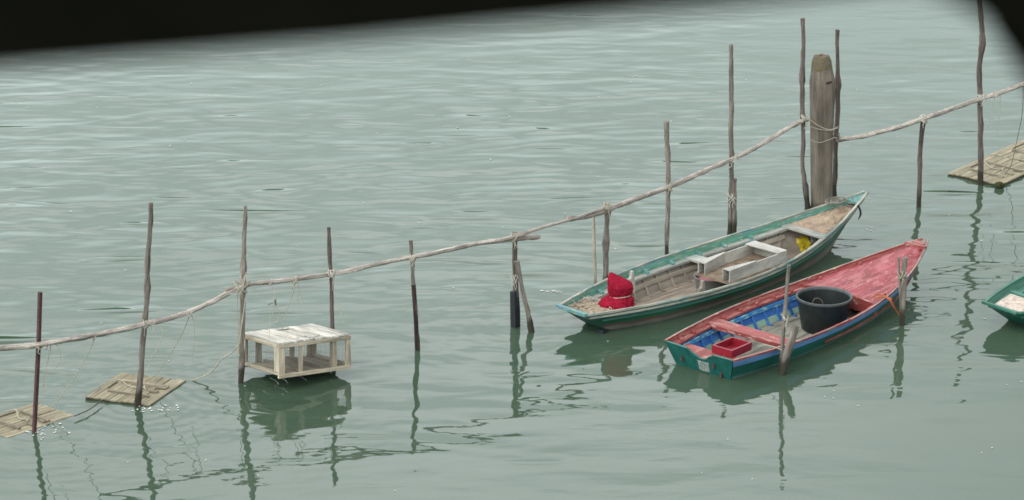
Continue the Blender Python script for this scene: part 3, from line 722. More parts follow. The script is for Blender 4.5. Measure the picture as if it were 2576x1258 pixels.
# ------------------------------------------------------------------ cage
def make_cage():
    pos, (rx, ry, rz), (d, w, h) = Vector(CAGE[0:3]), CAGE[3:6], CAGE[6:9]
    Mx = Matrix.Rotation(rz, 4, 'Z') @ Matrix.Rotation(rx, 4, 'X') @ Matrix.Rotation(ry, 4, 'Y')
    root = empty("fish_cage", pos, 0, "wooden fish cage with bleached white lid hanging above the water between two posts", "cage")
    root.rotation_mode = 'QUATERNION'; root.rotation_quaternion = Mx.to_quaternion()
    rg = random.Random(3)
    def part(n, mb, m): return mb.build(n, M[m], root)
    # x: front->right (w), y: front->left/back (d), z up
    fl = MB(); n = 9
    for i in range(n):
        x0 = w * i / n; fl.box((x0 + w / n / 2, d / 2, .012 + rg.uniform(-.004, .004)), (w / n / 2 - .004 - rg.uniform(0, .012), 0, 0), (0, d / 2, 0), (0, 0, .010))
    part("floor_slats", fl, 'cage_floor')
    for (a, b) in (((0, 0), (w, 0)), ((0, d), (w, d))):
        e = MB(); e.bar((a[0] - .01, a[1], .0), (b[0] + .01, b[1], .0), .03, .045, wob=.004); part("bottom_beam", e, 'cage')
    for (a, b) in (((0, .02), (0, d - .02)), ((w, .02), (w, d - .02)), ((w * .3, .02), (w * .3, d - .02)), ((w * .62, .02), (w * .62, d - .02))):
        e = MB(); e.bar((a[0], a[1], .032), (b[0], b[1], .032), .05, .035, wob=.004); part("bottom_beam", e, 'cage_floor' if 0 < a[0] < w else 'cage')
    for (x, y, sx, sy) in ((.03, .0, .085, .02), (.0, .045, .02, .09), (w - .02, 0, .07, .02), (w, .03, .02, .06), (.03, d, .07, .02), (0, d - .03, .02, .06), (w - .03, d, .10, .02), (w, d - .04, .02, .08), (w * .30, 0, .055, .02), (w * .78, 0, .06, .02), (w * .76, .02, .02, .05), (w * .22, d, .075, .02), (w * .70, d, .07, .02)):
        e = MB(); e.box((x, y, h / 2), (0, 0, h / 2 - .01), (sx / 2, 0, 0), (0, sy / 2, 0), wob=.005); part("upright", e, 'cage')
    for (a, b) in (((-.01, 0), (w + .01, 0)), ((-.01, d), (w + .01, d))):
        e = MB(); e.bar((a[0], a[1], h - .012), (b[0], b[1], h - .012), .035, .045, wob=.004); part("top_beam", e, 'cage')
    for x in (0, w):
        e = MB(); e.bar((x, .02, h - .012), (x, d - .02, h - .012), .03, .04, wob=.004); part("top_beam", e, 'cage')
    ld = MB(); n = 12
    for i in range(n):
        x0 = -.012 + (w + .024) * i / n; ww = (w + .024) / n
        ld.box((x0 + ww / 2, d / 2 + rg.uniform(-.008, .008), h + .022 + rg.uniform(-.003, .003)), (ww / 2 - .002 - rg.uniform(0, .005), 0, 0), (0, d / 2 + .015, 0), (0, 0, .010))
    lid = part("lid", ld, 'lid')
    for x, y0, y1 in ((w * .32, .1, d * .86), (w * .60, .08, d * .9)):
        e = MB(); e.bar((x, y0, h + .043), (x, y1, h + .043), .05, .02, wob=.003); o = e.build("batten", M['lid'], lid)
    for x, y0, y1 in ((w * .46, .14, .30), (w * .54, .04, .14)):
        e = MB(); e.bar((x, y0, h + .04), (x, y1, h + .04), .05, .016, wob=.003); e.build("latch_block", M['rope_white'], lid)
    e = MB(); e.bar((w * .35, d * .84, h + .034), (w * .57, d * .84, h + .034), .014, .006); e.build("hatch_slot", M['raft_edge'], lid)
    wr = MB()
    def net(p0, p1, n1, n2):
        p0, p1 = Vector(p0), Vector(p1)
        for i in range(n1 + 1):
            q = p0.lerp(p1, i / n1); wr.tube([q + Vector((0, 0, .03)), q + Vector((0, 0, h - .02))], .0011, 3, 0, 1, cap=False)
        for j in range(n2):
            z = .04 + (h - .08) * j / (n2 - 1); wr.tube([p0 + Vector((0, 0, z)), p1 + Vector((0, 0, z))], .0011, 3, 0, 1, cap=False)
    net((0, 0, 0), (0, d, 0), 28, 12); net((0, 0, 0), (w, 0, 0), 34, 12); net((w, 0, 0), (w, d, 0), 28, 12); net((0, d, 0), (w, d, 0), 34, 12)
    part("wire_mesh", wr, 'wire')
CAGE = [-2.71, 31.60, 0.225, -0.123, 0.112, 0.672, 0.773, 0.992, 0.367]
make_cage()

# ------------------------------------------------------------------ boats
M['hullA'] = hull_paint("green_hull_paint", [(0, (0.045, 0.13, 0.105)), (0.25, (0.020, 0.105, 0.052)), (0.45, (0.13, 0.07, 0.062)), (0.55, (0.19, 0.175, 0.15))], (0.26, 0.24, 0.20), chip=0.64, wob=0.12, second=(0.035, 0.11, 0.115))
M['hullB'] = hull_paint("blue_and_teal_hull_paint", [(0, (0.11, 0.235, 0.46)), (0.24, (0.010, 0.090, 0.074)), (0.60, (0.07, 0.14, 0.125))], (0.30, 0.27, 0.23), chip=0.655, wob=0.03)
M['hullC'] = hull_paint("dark_green_hull_paint", [(0, (0.022, 0.13, 0.095)), (0.2, (0.012, 0.075, 0.048)), (0.58, (0.055, 0.030, 0.024))], (0.20, 0.22, 0.18), chip=0.68, wob=0.06)
M['teal'] = paint("worn_teal_paint", (0.075, 0.22, 0.20), (0.36, 0.33, 0.28), chip=0.57, dirt=0.3, second=(0.09, 0.20, 0.27))
M['green_in'] = paint("worn_green_paint", (0.055, 0.20, 0.135), (0.38, 0.36, 0.31), chip=0.57, dirt=0.3, second=(0.08, 0.22, 0.25))
M['green_dull'] = paint("dull_green_paint", (0.025, 0.13, 0.09), (0.25, 0.27, 0.22), chip=0.66, dirt=0.3, second=(0.04, 0.16, 0.10))
M['worn_white'] = paint("worn_white_boards", (0.34, 0.345, 0.31), (0.20, 0.175, 0.14), chip=0.57, dirt=0.5, second=(0.19, 0.31, 0.31), second_at=0.57)
M['grey_in'] = paint("grey_brown_inner_boards", (0.25, 0.215, 0.175), (0.14, 0.115, 0.09), chip=0.62, dirt=0.3)
M['stringer_a'] = paint("pale_grey_stringer", (0.36, 0.32, 0.26), (0.20, 0.17, 0.13), chip=0.62, dirt=0.3)
M['grey_floor'] = wood("muddy_floor_boards", (0.17, 0.135, 0.105), (0.36, 0.30, 0.24), grain=(22, 22, 3), var=0.2)
M['rub'] = wood("worn_rubbing_strip", (0.16, 0.17, 0.14), (0.46, 0.43, 0.36), grain=(40, 40, 2), patch=(0.09, 0.21, 0.21))
M['box_wood'] = paint("whitewashed_box_boards", (0.41, 0.395, 0.35), (0.20, 0.175, 0.145), chip=0.60, dirt=0.6, streak=(22, 22, 2.5))
M['box_floor'] = plain("muddy_tray_floor", (0.215, 0.165, 0.12), 0.9, 0.55, 0.1, (7, 7, 7))
M['red'] = paint("worn_red_paint", (0.25, 0.045, 0.042), (0.42, 0.32, 0.26), chip=0.575, dirt=0.45, second=(0.34, 0.125, 0.11), second_at=0.53, dirtcol=(0.17, 0.065, 0.05))
M['strip_red'] = paint("worn_brick_red", (0.20, 0.040, 0.030), (0.30, 0.24, 0.2), chip=0.58, dirt=0.4)
M['red_deck'] = paint("sunfaded_red_deck", (0.25, 0.034, 0.045), (0.44, 0.34, 0.31), chip=0.60, dirt=0.45, second=(0.36, 0.10, 0.11), second_at=0.49, streak=(22, 22, 5), dirtcol=(0.25, 0.10, 0.08))
M['blue_in'] = paint("bright_blue_inner_paint", (0.022, 0.105, 0.34), (0.30, 0.50, 0.42), chip=0.62, dirt=0.15, second=(0.035, 0.15, 0.40), dirtcol=(0.06, 0.10, 0.15))
M['pale_green'] = paint("pale_green_inner_paint", (0.20, 0.36, 0.28), (0.32, 0.28, 0.20), chip=0.58, dirt=0.4, second=(0.14, 0.30, 0.30), dirtcol=(0.20, 0.19, 0.10))
M['stringer_b'] = paint("flaking_blue_stringer", (0.04, 0.20, 0.48), (0.33, 0.55, 0.44), chip=0.53, dirt=0.1, second=(0.20, 0.45, 0.45), second_at=0.58)
M['floor_b'] = wood("grey_wet_floor", (0.12, 0.12, 0.095), (0.34, 0.33, 0.27), grain=(22, 22, 3), var=0.3)
M['teal_dark'] = paint("dark_teal_transom_paint", (0.009, 0.095, 0.078), (0.22, 0.26, 0.22), chip=0.70, dirt=0.06, dirtcol=(0.10, 0.13, 0.11), rough=0.4)
M['net'] = wood("brown_net_heap", (0.16, 0.11, 0.075), (0.38, 0.285, 0.20), grain=(26, 26, 26), patch=(0.32, 0.245, 0.18))
M['litter'] = wood("dry_litter", (0.19, 0.145, 0.095), (0.44, 0.37, 0.28), grain=(24, 24, 24), var=0.6)
M['tub'] = plain("black_plastic", (0.011, 0.0145, 0.015), 0.45, 0.35, 0.35, (12, 12, 12), 0.001)
M['tub_rim'] = plain("scuffed_black_rim", (0.055, 0.066, 0.066), 0.5, 0.3, 0.4)
M['cloth'] = plain("red_cloth", (0.25, 0.011, 0.028), 0.95, 0.4, 0.05, (11, 11, 16), 0.035)
M['red_plastic'] = plain("red_plastic_tray", (0.22, 0.011, 0.022), 0.4, 0.25, 0.4, (8, 8, 8))
M['yellow'] = plain("yellow_plastic", (0.55, 0.42, 0.02), 0.4, 0.3, 0.4, (14, 14, 14))
M['white_pl'] = plain("white_plastic", (0.62, 0.63, 0.60), 0.5, 0.15, 0.4)
M['orange_pl'] = plain("orange_plastic", (0.50, 0.13, 0.03), 0.5, 0.2, 0.4)
M['basin'] = plain("grey_basin", (0.12, 0.12, 0.115), 0.6, 0.3, 0.3)
KN = np.array([0, .15, .3, .45, .6, .75, .88, 1.])

class Boat:
    def __init__(s, x, y, a, L, beams, hz, ratio, rs, rb, zc, label, name="moored_boat"):
        s.L, s.a, s.ratio, s.rs, s.rb, s.zc0 = L, a, ratio, rs, rb, zc
        s.pf = np.polyfit(KN, np.array(beams), 5); s.hz = hz
        s.root = empty(name, (x, y, 0), a, label, "boat", "wooden boats moored along the fence")
        s.M = Matrix.Translation((x, y, 0)) @ Matrix.Rotation(a, 4, 'Z'); s.Mi = s.M.inverted(); s.name = name
    def b(s, t): return max(0.012, float(np.polyval(s.pf, t)))
    def h(s, t):
        z = s.hz
        return z[0] + (z[1] - z[0]) * (1 - (1 - t / .45) ** 2) if t < .45 else z[1] + (z[2] - z[1]) * ((t - .45) / .55) ** 2
    def zc(s, t): return s.zc0 + (0.30 * ((t - .7) / .3) ** 2 if t > .7 else 0)
    def side(s, t, u, sg, off=0.0, dz=0.0):
        y = max(s.b(t) * (1 - (1 - s.ratio) * u ** 1.15) - off, 0.0)
        z = s.h(t) + (s.zc(t) - s.h(t)) * u
        x = s.L * t + s.rs * u * max(0, 1 - t / .2) - s.rb * u * max(0, (t - .5) / .5) ** 2
        return Vector((x, sg * y, z + dz))
    def u_at(s, t, z): return min(1, max(0, (s.h(t) - z) / (s.h(t) - s.zc(t))))
    def at(s, px, py, z): return s.Mi @ gp(px, py, z)
    def part(s, name, mb, m, parent=None, smooth=False): return mb.build(name, M[m] if isinstance(m, str) else m, parent or s.root, None, smooth)
    def world_thing(s, name, mb, m, loc, label, cat, smooth=False, group=None):
        """a separate thing lying in the boat: built in boat coordinates, top-level, standing at loc"""
        o = mb.build(name, M[m] if isinstance(m, str) else m, None, loc, smooth)
        o.location = s.M @ Vector(loc); o.rotation_euler = (0, 0, s.a)
        return tag(o, label, cat, group)
    def world_empty(s, name, loc, label, cat): return empty(name, s.M @ Vector(loc), s.a, label, cat)
    def hull(s, mat, inner_top, inner_low, shelf_d, floor_z, floor_mat, n=56):
        ts = [i / (n - 1) for i in range(n)]; us = [i / 10 for i in range(11)]
        mb = MB()
        for sg in (1, -1):
            P = [[s.side(t, u, sg) for u in us] for t in ts]
            T = [[(u * .5 + sg * 9, 0, s.L * t) for u in us] for t in ts]
            Bd = [[u for u in us] for t in ts]
            mb.grid(P, T, .5, Bd, flip=(sg > 0))
        bt = [[s.side(t, 1, 1), s.side(t, 1, 1) * .5 + s.side(t, 1, -1) * .5 + Vector((0, 0, -.03)), s.side(t, 1, -1)] for t in ts]
        mb.grid(bt, [[(0, j * .3, s.L * t) for j in range(3)] for t in ts], .5, [[1.1] * 3 for t in ts], flip=True)
        s.part("hull", mb, mat, smooth=True)
        # inner skin: upper strake above the side deck, lower planking down to the floor
        for nm, m, ua, ub in (("inner_strake", inner_top, 'top', 'shelf'), ("inner_planking", inner_low, 'shelf', 'floor')):
            mb = MB()
            for sg in (1, -1):
                P, T = [], []
                for t in ts[1:-1]:
                    u0 = 0.0 if ua == 'top' else s.u_at(t, s.h(t) - shelf_d); u1 = s.u_at(t, s.h(t) - shelf_d) if ub == 'shelf' else s.u_at(t, floor_z - .01)
                    u1 = max(u1, u0)
                    P.append([s.side(t, u0 + (u1 - u0) * k / 5, sg, .028) for k in range(6)]); T.append([(k * .06 + sg * 5, 3, s.L * t) for k in range(6)])
                mb.grid(P, T, flip=(sg < 0))
            s.part(nm, mb, m, smooth=True)
        fl = MB(); nb = 7
        for k in range(nb):
            P, T = [], []
            v0, v1 = -1 + 2 * k / nb, -1 + 2 * (k + 1) / nb
            zz = rng.uniform(-.004, .004); o_ = rng.uniform(-20, 20)
            for t in ts[1:-1]:
                w = max(s.side(t, s.u_at(t, floor_z), 1).y - .02, .005); x = s.side(t, s.u_at(t, floor_z), 1).x
                P.append([(x, w * v0 + .003, floor_z + zz), (x, w * v1 - .003, floor_z + zz)]); T.append([(o_, v0, x), (o_ + .1, v1, x)])
            fl.grid(P, T, rng.random(), flip=True)
        s.part("floorboards", fl, floor_mat)
        # gunwale
    def gunwale(s, m, w=.035, t0=0., t1=1., over=.012):
        for sg in (1, -1):
            mb = MB(); pts = [s.side(t0 + (t1 - t0) * i / 60, 0, sg) + Vector((0, sg * (over - w / 2), .004)) for i in range(61)]
            mb.sweep(pts, [(-w / 2, -.012), (w / 2, -.012), (w / 2, .012), (-w / 2, .012)], seed=sg)
            s.part("gunwale", mb, m)
    def strip(s, name, m, u, hgt, proud, t0, t1, sides=(1, -1), chip=False):
        for sg in sides:
            mb = MB(); n = 60
            pts = [s.side(t0 + (t1 - t0) * i / n, u, sg) + Vector((0, sg * proud * .4, 0)) for i in range(n + 1)]
            mb.sweep(pts, [(-proud, -hgt / 2), (proud, -hgt / 2), (proud, hgt / 2), (-proud, hgt / 2)], seed=sg * 2.3)
            s.part(name, mb, m)
    def shelf(s, m, d, w, t0, t1, lip=.03, lipm=None):
        for sg in (1, -1):
            mb = MB(); P, T = [], []; n = 40
            for i in range(n + 1):
                t = t0 + (t1 - t0) * i / n; u = s.u_at(t, s.h(t) - d); p = s.side(t, u, sg, .026)
                ww = min(w, max(abs(p.y) - .01, .005))
                q = p + Vector((0, -sg * ww, 0))
                P.append([p, q, q + Vector((0, 0, -lip)), p + Vector((0, 0, -lip))]); T.append([(0, sg * 3, p.x), (ww, sg * 3, p.x), (ww, sg * 3 + lip, p.x), (0, sg * 3 + lip, p.x)])
            ids = mb.grid(P, T, flip=(sg > 0), closeu=True); mb.f.append(ids[0]); mb.f.append(ids[-1][::-1])
            s.part("side_deck", mb, m)
    def knees(s, m, d, w, tl):
        for sg in (1, -1):
            for t in tl:
                u = s.u_at(t, s.h(t) - d); p = s.side(t, u, sg, .028); q = s.side(t, .12, sg, .03)
                e = (s.side(t + .01, u, sg) - p); e.z = 0; e = Vector((1, 0, 0)) * .024
                mb = MB(); prof = [p, p + Vector((0, -sg * w * .75, 0)), p + Vector((0, -sg * w * .72, .018)), p + Vector((0, -sg * w * .30, .042)), q + Vector((0, -sg * .022, .012)), q + Vector((0, 0, .012))]
                a = [mb.add(v - e, (i * .02 + t * 40, 0, 0)) for i, v in enumerate(prof)]; b_ = [mb.add(v + e, (i * .02 + t * 40, 0, .03)) for i, v in enumerate(prof)]
                mb.f.append(a); mb.f.append(b_[::-1])
                for i in range(len(prof)):
                    j = (i + 1) % len(prof); mb.f.append([a[i], b_[i], b_[j], a[j]])
                s.part("knee", mb, m)
    def ribs(s, m, d, floor_z, tl, th=.03):
        for sg in (1, -1):
            for t in tl:
                u0, u1 = s.u_at(t, s.h(t) - d - .03), s.u_at(t, floor_z)
                if u1 <= u0: continue
                pts = [s.side(t, u0 + (u1 - u0) * k / 6, sg, .04) for k in range(7)]
                pts.append(pts[-1] + Vector((0, -sg * .06, 0.004)))
                mb = MB(); mb.sweep(pts, [(-th / 2, -th / 2), (th / 2, -th / 2), (th / 2, th / 2), (-th / 2, th / 2)], up=(0, -sg, .3), seed=t * 17 + sg)
                s.part("rib", mb, m)
    def stringer(s, m, z, hgt, t0, t1):
        for sg in (1, -1):
            mb = MB(); pts = []
            for i in range(41):
                t = t0 + (t1 - t0) * i / 40; zz = z if not callable(z) else z(t); pts.append(s.side(t, s.u_at(t, zz), sg, .062))
            mb.sweep(pts, [(-.009, -hgt / 2), (.009, -hgt / 2), (.009, hgt / 2), (-.009, hgt / 2)], seed=sg)
            s.part("stringer", mb, m)
    def thwart(s, m, t, w, d, th=.03, name="thwart", parent=None, zoff=0):
        z = s.h(t) - d + zoff; u = s.u_at(t, z); y = s.side(t, u, 1, .03).y; x = s.L * t
        mb = MB(); mb.box((x, 0, z - th / 2), (0, y, 0), (w / 2, 0, 0), (0, 0, th / 2), wob=.003)
        return s.part(name, mb, m)
    def transom(s, m, th=.035, notch=None, inset=0.0):
        """board across the stern, following the rake; notch: list of (y fraction, depth)"""
        mb = MB(); n = 48; P = []
        top, bot = [], []
        for i in range(n + 1):
            v = -1 + 2 * i / n
            dep = float(np.interp(v, [q[0] for q in notch], [q[1] for q in notch])) if notch else 0
            u0 = dep / (s.h(0) - s.zc(0))
            a = s.side(0, u0, 1); b_ = s.side(0, 1, 1)
            top.append(Vector((a.x - .012, a.y * v, a.z + .006))); bot.append(Vector((b_.x - .012, b_.y * v, b_.z)))
        rows = []
        for k in range(7):
            rows.append([a.lerp(b_, k / 6) for a, b_ in zip(top, bot)])
        nrm = Vector((th, 0, 0))
        T = [[(i * .04, k * .06, 0) for i in range(n + 1)] for k in range(7)]
        ids = mb.grid(rows, T); ids2 = mb.grid([[p + nrm for p in r] for r in rows], T, flip=True)
        mb.f += [[ids[0][i + 1], ids[0][i], ids2[0][i], ids2[0][i + 1]] for i in range(n)]
        for e in (0, n): mb.f += [[ids[k][e], ids[k + 1][e], ids2[k + 1][e], ids2[k][e]] if e == n else [ids[k + 1][e], ids[k][e], ids2[k][e], ids2[k + 1][e]] for k in range(6)]
        return s.part("transom", mb, m)
    def deck(s, name, m, t0, t1, d, camber=0.0, off=.03, n=24, lump=0.0, seed=0.0, thing=None, edge=None, trim=1.0):
        mb = MB(); P, T = [], []; nv = 14
        for i in range(n + 1):
            t = t0 + (t1 - t0) * i / n; row, tr = [], []
            dd = d(t) if callable(d) else d
            u = s.u_at(t, s.h(t) - dd); p = s.side(t, u, 1, off)
            for j in range(nv + 1):
                v = -1 + 2 * j / nv
                z = p.z + camber * (1 - v * v); x = p.x
                if lump:
                    q = Vector((x * 5 + seed, p.y * v * 5, seed))
                    fade = min(1, 5 * (1 - abs(v))) * min(1, i / 2, (n - i) / 2)
                    z += lump * (mnoise.noise(q) + .5 * mnoise.noise(q * 2.3) + .7 * abs(mnoise.noise(Vector((x * 9 + p.y * v * 2, p.y * v * 2, seed + 4)))) + .6) * fade
                    x += .04 * mnoise.noise(Vector((p.y * v * 6, seed, 1))) * (1 if i in (0, n) else 0)
                row.append((x, p.y * v * trim, z)); tr.append((p.y * v, z * .3, x))
            P.append(row); T.append(tr)
        mb.grid(P, T, flip=True)
        if edge:     # thickness of the free edge
            r = P[0]; mb.grid([r, [(a, b_, c - edge) for a, b_, c in r]], [T[0], [(a, b_ - edge, c) for a, b_, c in T[0]]], flip=True)
        if thing: return s.world_thing(name, mb, m, thing[0], thing[1], thing[2], smooth=True)
        return s.part(name, mb, m, smooth=bool(lump))

# --- A: long green boat
A = Boat(0.741, 33.616, 0.775, 5.685, [0.24, 0.485, 0.635, 0.684, 0.623, 0.467, 0.257, 0.029], (.31, .28, .60), 0.66, 0.62, 0.55, -0.13,
         "long green boat with a whitewashed trough and red cloth bundle aboard, nearest the fence")
A.hull('hullA', 'green_in', 'grey_in', .085, -.055, 'grey_floor')
A.gunwale('rub', .032); A.strip("rubbing_strake", 'rub', .10, .026, .012, .0, .99); A.strip("lower_strake", 'hullA', .27, .02, .008, .02, .97)
A.transom('hullA'); 
sp = A.side(0, 0, 1)
tr = MB(); tr.bar((sp.x - .01, sp.y + .01, sp.z + .012), (sp.x - .01, -sp.y - .01, sp.z + .012), .06, .04, wob=.004); A.part("transom_cap", tr, 'teal')
A.shelf('worn_white', .085, .09, .115, .79); A.knees('teal', .085, .095, [.16, .25, .34, .43, .52, .60, .68])
A.ribs('grey_in', .085, -.055, [.15, .19, .235, .28, .325, .37, .415, .46, .505, .55, .595, .64, .685, .73, .77])
A.stringer('stringer_a', lambda t: A.h(t) - .20, .055, .13, .78)
A.deck("stern_deck", 'worn_white', .006, .115, .05, edge=.03, n=8)
A.thwart('worn_white', .785, .17, .065); A.thwart('worn_white', .50, .20, .075)
A.thwart('worn_white', .125, .06, .075, name="stern_beam")
A.deck("bow_deck", 'grey_floor', .80, .985, .09, n=14); A.deck("bow_cap", 'teal', .945, .999, -.008, off=-.01, n=8, edge=.03)
sk = MB(); sk.box(A.at(1512, 838, .0) + Vector((.05, 0, -.02)), (.06, 0, 0), (0, .04, 0), (0, 0, .05), wob=.02); A.part("skeg", sk, 'black')
tnet = A.side(.87, .2, 1)
A.deck("fishing_net", 'net', .80, .945, .075, lump=.035, seed=2.2, n=36, thing=((tnet.x, 0, A.h(.87) - .09), "brown fishing net heaped in the bow of the long green boat", "net"))
# dry litter on the stern deck
lt = MB(); rg = random.Random(4)
P_, T_ = [], []
for i in range(13):
    t = .012 + .088 * i / 12; u = A.u_at(t, A.h(t) - .04); w = A.side(t, u, 1, .03).y * .97; row, tr_ = [], []
    for j in range(17):
        v = -1 + j / 8; e = min(1, 4 * (1 - abs(v)), i / 1.5, (12 - i) / 3)
        q = Vector((A.L * t + A.rs * u * max(0, 1 - t / .2) + (.03 * mnoise.noise(Vector((v * 5, 1, 2))) if i == 12 else 0), w * v, A.h(t) - .052 + e * (.016 + .016 * mnoise.noise(Vector((i * .9, v * 6, 4))))))
        row.append(q); tr_.append(q)
    P_.append(row); T_.append(tr_)
lt.grid(P_, T_, .25, flip=True)
for i in range(130):
    t = rg.uniform(.012, .105); u = A.u_at(t, A.h(t) - .04); w = A.side(t, u, 1, .03).y
    v = rg.uniform(-.95, .95)
    p = Vector((A.L * t + A.rs * u, w * v, A.h(t) - .045 + abs(rg.gauss(0, .013))))
    a = rg.uniform(0, 6.28); l = rg.uniform(.008, .045)
    lt.box(p, (math.cos(a) * l, math.sin(a) * l, rg.uniform(-.01, .014)), (-math.sin(a) * .006, math.cos(a) * .006, .002), (0, 0, .003), rg.random())
o = A.world_thing("dry_plant_litter", lt, 'litter', (A.L * .06, 0, A.h(.06) - .05), "dry brown litter strewn over the stern deck of the long green boat", "litter"); o['kind'] = 'stuff'
# coil of rope on the net
p = A.at(2104, 511, .52); cp = MB(); pts = []
rg = random.Random(8)
for i in range(60):
    a = i * .62; r = .13 + .05 * math.sin(i * .37) ; pts.append(p + Vector((math.cos(a) * r * .95 + rg.uniform(-.02, .02), math.sin(a) * r * .62, .02 + .01 * math.sin(i * .5) + i * .0004)))
pts += [A.at(2140, 512, .56), A.at(2148, 503, .6), A.at(2140, 496, .64)]
cp.tube(pts, .0065, 5, 0, 2); A.world_thing("rope_coil", cp, 'rope_grey', p, "loose coil of thin grey rope on the net in the green boat's bow", "rope", True)
st = MB(); q = A.Mi @ atY(2162, 519, gp(2140, 560, .3).y); w_ = lambda x, y: A.Mi @ atY(x, y, (A.M @ q).y)
st.tube([w_(2158, 516), w_(2163, 526), w_(2165, 540), w_(2159, 552)], [.012, .014, .014, .006], 6, .2, 3)
A.world_thing("frayed_strap", st, 'black', q, "dark frayed strap hanging over the green boat's bow gunwale", "strap", True)
# mooring turns to the very tall post
for i, (a, b_) in enumerate((((1851, 588), (1868, 606)), ((1868, 583), (1884, 603)))):
    mb = MB(); mb.tube([A.at(*a, .30), (A.at(*a, .31) + A.at(*b_, .24)) / 2, A.at(*b_, .23)], .011, 6, 0, 3)
    A.world_thing("mooring_rope", mb, 'rope', A.at(*a, .30), ("left" if i == 0 else "right") + " of two short ropes over the green boat's gunwale by the very tall post", "rope", True, "ropes over the green boat's far gunwale")
# yellow bag under the bow thwart
def blob(mb, c, r, seed, amp=.35, n=12, m=16, zmin=None):
    P, T = [], []
    for i in range(n + 1):
        th = math.pi * i / n; row, tr_ = [], []
        for j in range(m):
            ph = 2 * math.pi * j / m; d = Vector((math.sin(th) * math.cos(ph), math.sin(th) * math.sin(ph), math.cos(th)))
            f = 1 + amp * mnoise.noise(d * 1.8 + Vector((seed, 0, 0))) + amp * .5 * mnoise.noise(d * 4.5 + Vector((0, seed, 0)))
            q = Vector(c) + Vector((d.x * r[0], d.y * r[1], d.z * r[2])) * f
            if zmin is not None: q.z = max(q.z, zmin)
            row.append(q); tr_.append(q)
        P.append(row); T.append(tr_)
    mb.grid(P, T, closeu=True, flip=False)
y0 = A.at(2016, 609, .06); bg = A.world_empty("plastic_bag", (y0.x, y0.y, -.05), "crumpled yellow plastic bag with orange and white bits under the green boat's bow thwart", "bag")
def sub(root, name, mb, m, loc, smooth=True):
    o = mb.build(name, M[m], None, loc, smooth); o.location = (0, 0, 0); o.parent = root; return o
base = (y0.x, y0.y, -.05)
mb = MB(); blob(mb, y0 + Vector((0, 0, -.01)), (.13, .15, .11), 1.0, .5, zmin=-.05); sub(bg, "yellow_body", mb, 'yellow', base)
mb = MB(); blob(mb, y0 + Vector((.09, .02, .05)), (.06, .07, .03), 3.0, .4); sub(bg, "orange_part", mb, 'orange_pl', base)
mb = MB(); blob(mb, y0 + Vector((.10, -.09, .02)), (.07, .055, .05), 5.0, .4, zmin=-.05); sub(bg, "white_part", mb, 'white_pl', base)
# crutches (rowlock posts)
for (px, py, z, hgt, lab) in ((1588, 706, .26, .17, "pale upright rowlock post on the green boat's far gunwale by the red bundle"), (1774, 739, .25, .20, "grey notched rowlock post inside the green boat's near gunwale by the trough")):
    p = A.at(px, py, z); mb = MB()
    lowz = -.12 if px < 1600 else .01; p = p if px < 1600 else p + Vector((0, .06, 0))
    prof = [(-.055, lowz), (.055, lowz), (.05, .03), (.035, .06), (.032, hgt - .04), (.018, hgt), (-.008, hgt - .005), (-.014, hgt - .07), (-.03, hgt - .1), (-.06, hgt - .095)]
    a = [mb.add(p + Vector((x, -.022, zz - .04)), (x, 0, zz)) for x, zz in prof]; b_ = [mb.add(p + Vector((x, .022, zz - .04)), (x, .04, zz)) for x, zz in prof]
    mb.f.append(a); mb.f.append(b_[::-1])
    for i in range(len(prof)): mb.f.append([a[i], b_[i], b_[(i + 1) % len(prof)], a[(i + 1) % len(prof)]])
    A.world_thing("rowlock_post", mb, 'box_wood' if px < 1600 else 'grey_in', p, lab, "rowlock", False, "rowlock posts of the green boat")
# whitewashed trough
def trough():
    zb, hh = .305, .145
    nf = A.at(1836, 711, zb); nb_ = A.at(1978, 659, zb); ff = A.at(1749, 689, zb)
    ex = (nb_ - nf); ex.z = 0; Lx = ex.length; ex.normalize(); ey = Vector((-ex.y, ex.x, 0)); W = (ff - nf).dot(ey)
    root = A.world_empty("wooden_trough", nf, "whitewashed wooden trough with two hollow mouths lying across the long green boat", "trough")
    root.rotation_euler = (0, 0, A.a + math.atan2(ex.y, ex.x))
    def part(n, mb, m): return mb.build(n, M[m], root)
    b = MB(); b.box((Lx / 2 - .005, W / 2, -.012), (Lx / 2 + .02, 0, 0), (0, W / 2 + .015, 0), (0, 0, .012)); part("base_board", b, 'box_floor')
    mw = .118
    for y, sg in ((0, 1), (W, -1)):
        e = MB(); e.box((Lx / 2, y + sg * .009, hh / 2 + .002), (Lx / 2, 0, 0), (0, .009, 0), (0, 0, hh / 2), wob=.002); part("side_board", e, 'box_wood')
        # slanting inner wall of the mouth
        e = MB(); e.bar((.0, y + sg * mw, hh / 2 + .002), (.50, y + sg * .026, hh / 2 + .002), .014, hh - .004); part("mouth_wall", e, 'box_wood')
        e = MB()
        tri = [(-.004, y + sg * .0), (.52, y + sg * .0), (.52, y + sg * .026), (-.004, y + sg * (mw + .008))]
        lo = [e.add((x, yy, hh + .004), (x * .0 + yy, 0, x)) for x, yy in tri]; hi = [e.add((x, yy, hh + .016), (yy, .02, x)) for x, yy in tri]
        e.f.append(lo[::-1]); e.f.append(hi)
        for i in range(4): e.f.append([lo[i], lo[(i + 1) % 4], hi[(i + 1) % 4], hi[i]])
        part("mouth_cover", e, 'box_wood')
    e = MB(); e.box((Lx - .009, W / 2, hh / 2 + .002), (.009, 0, 0), (0, W / 2 - .02, 0), (0, 0, hh / 2), wob=.002); part("end_board", e, 'box_wood')
    e = MB(); e.box((Lx - .085, W / 2, hh + .010), (.09, 0, 0), (0, W / 2 + .004, 0), (0, 0, .009), wob=.003); part("top_plank", e, 'box_wood')
trough()
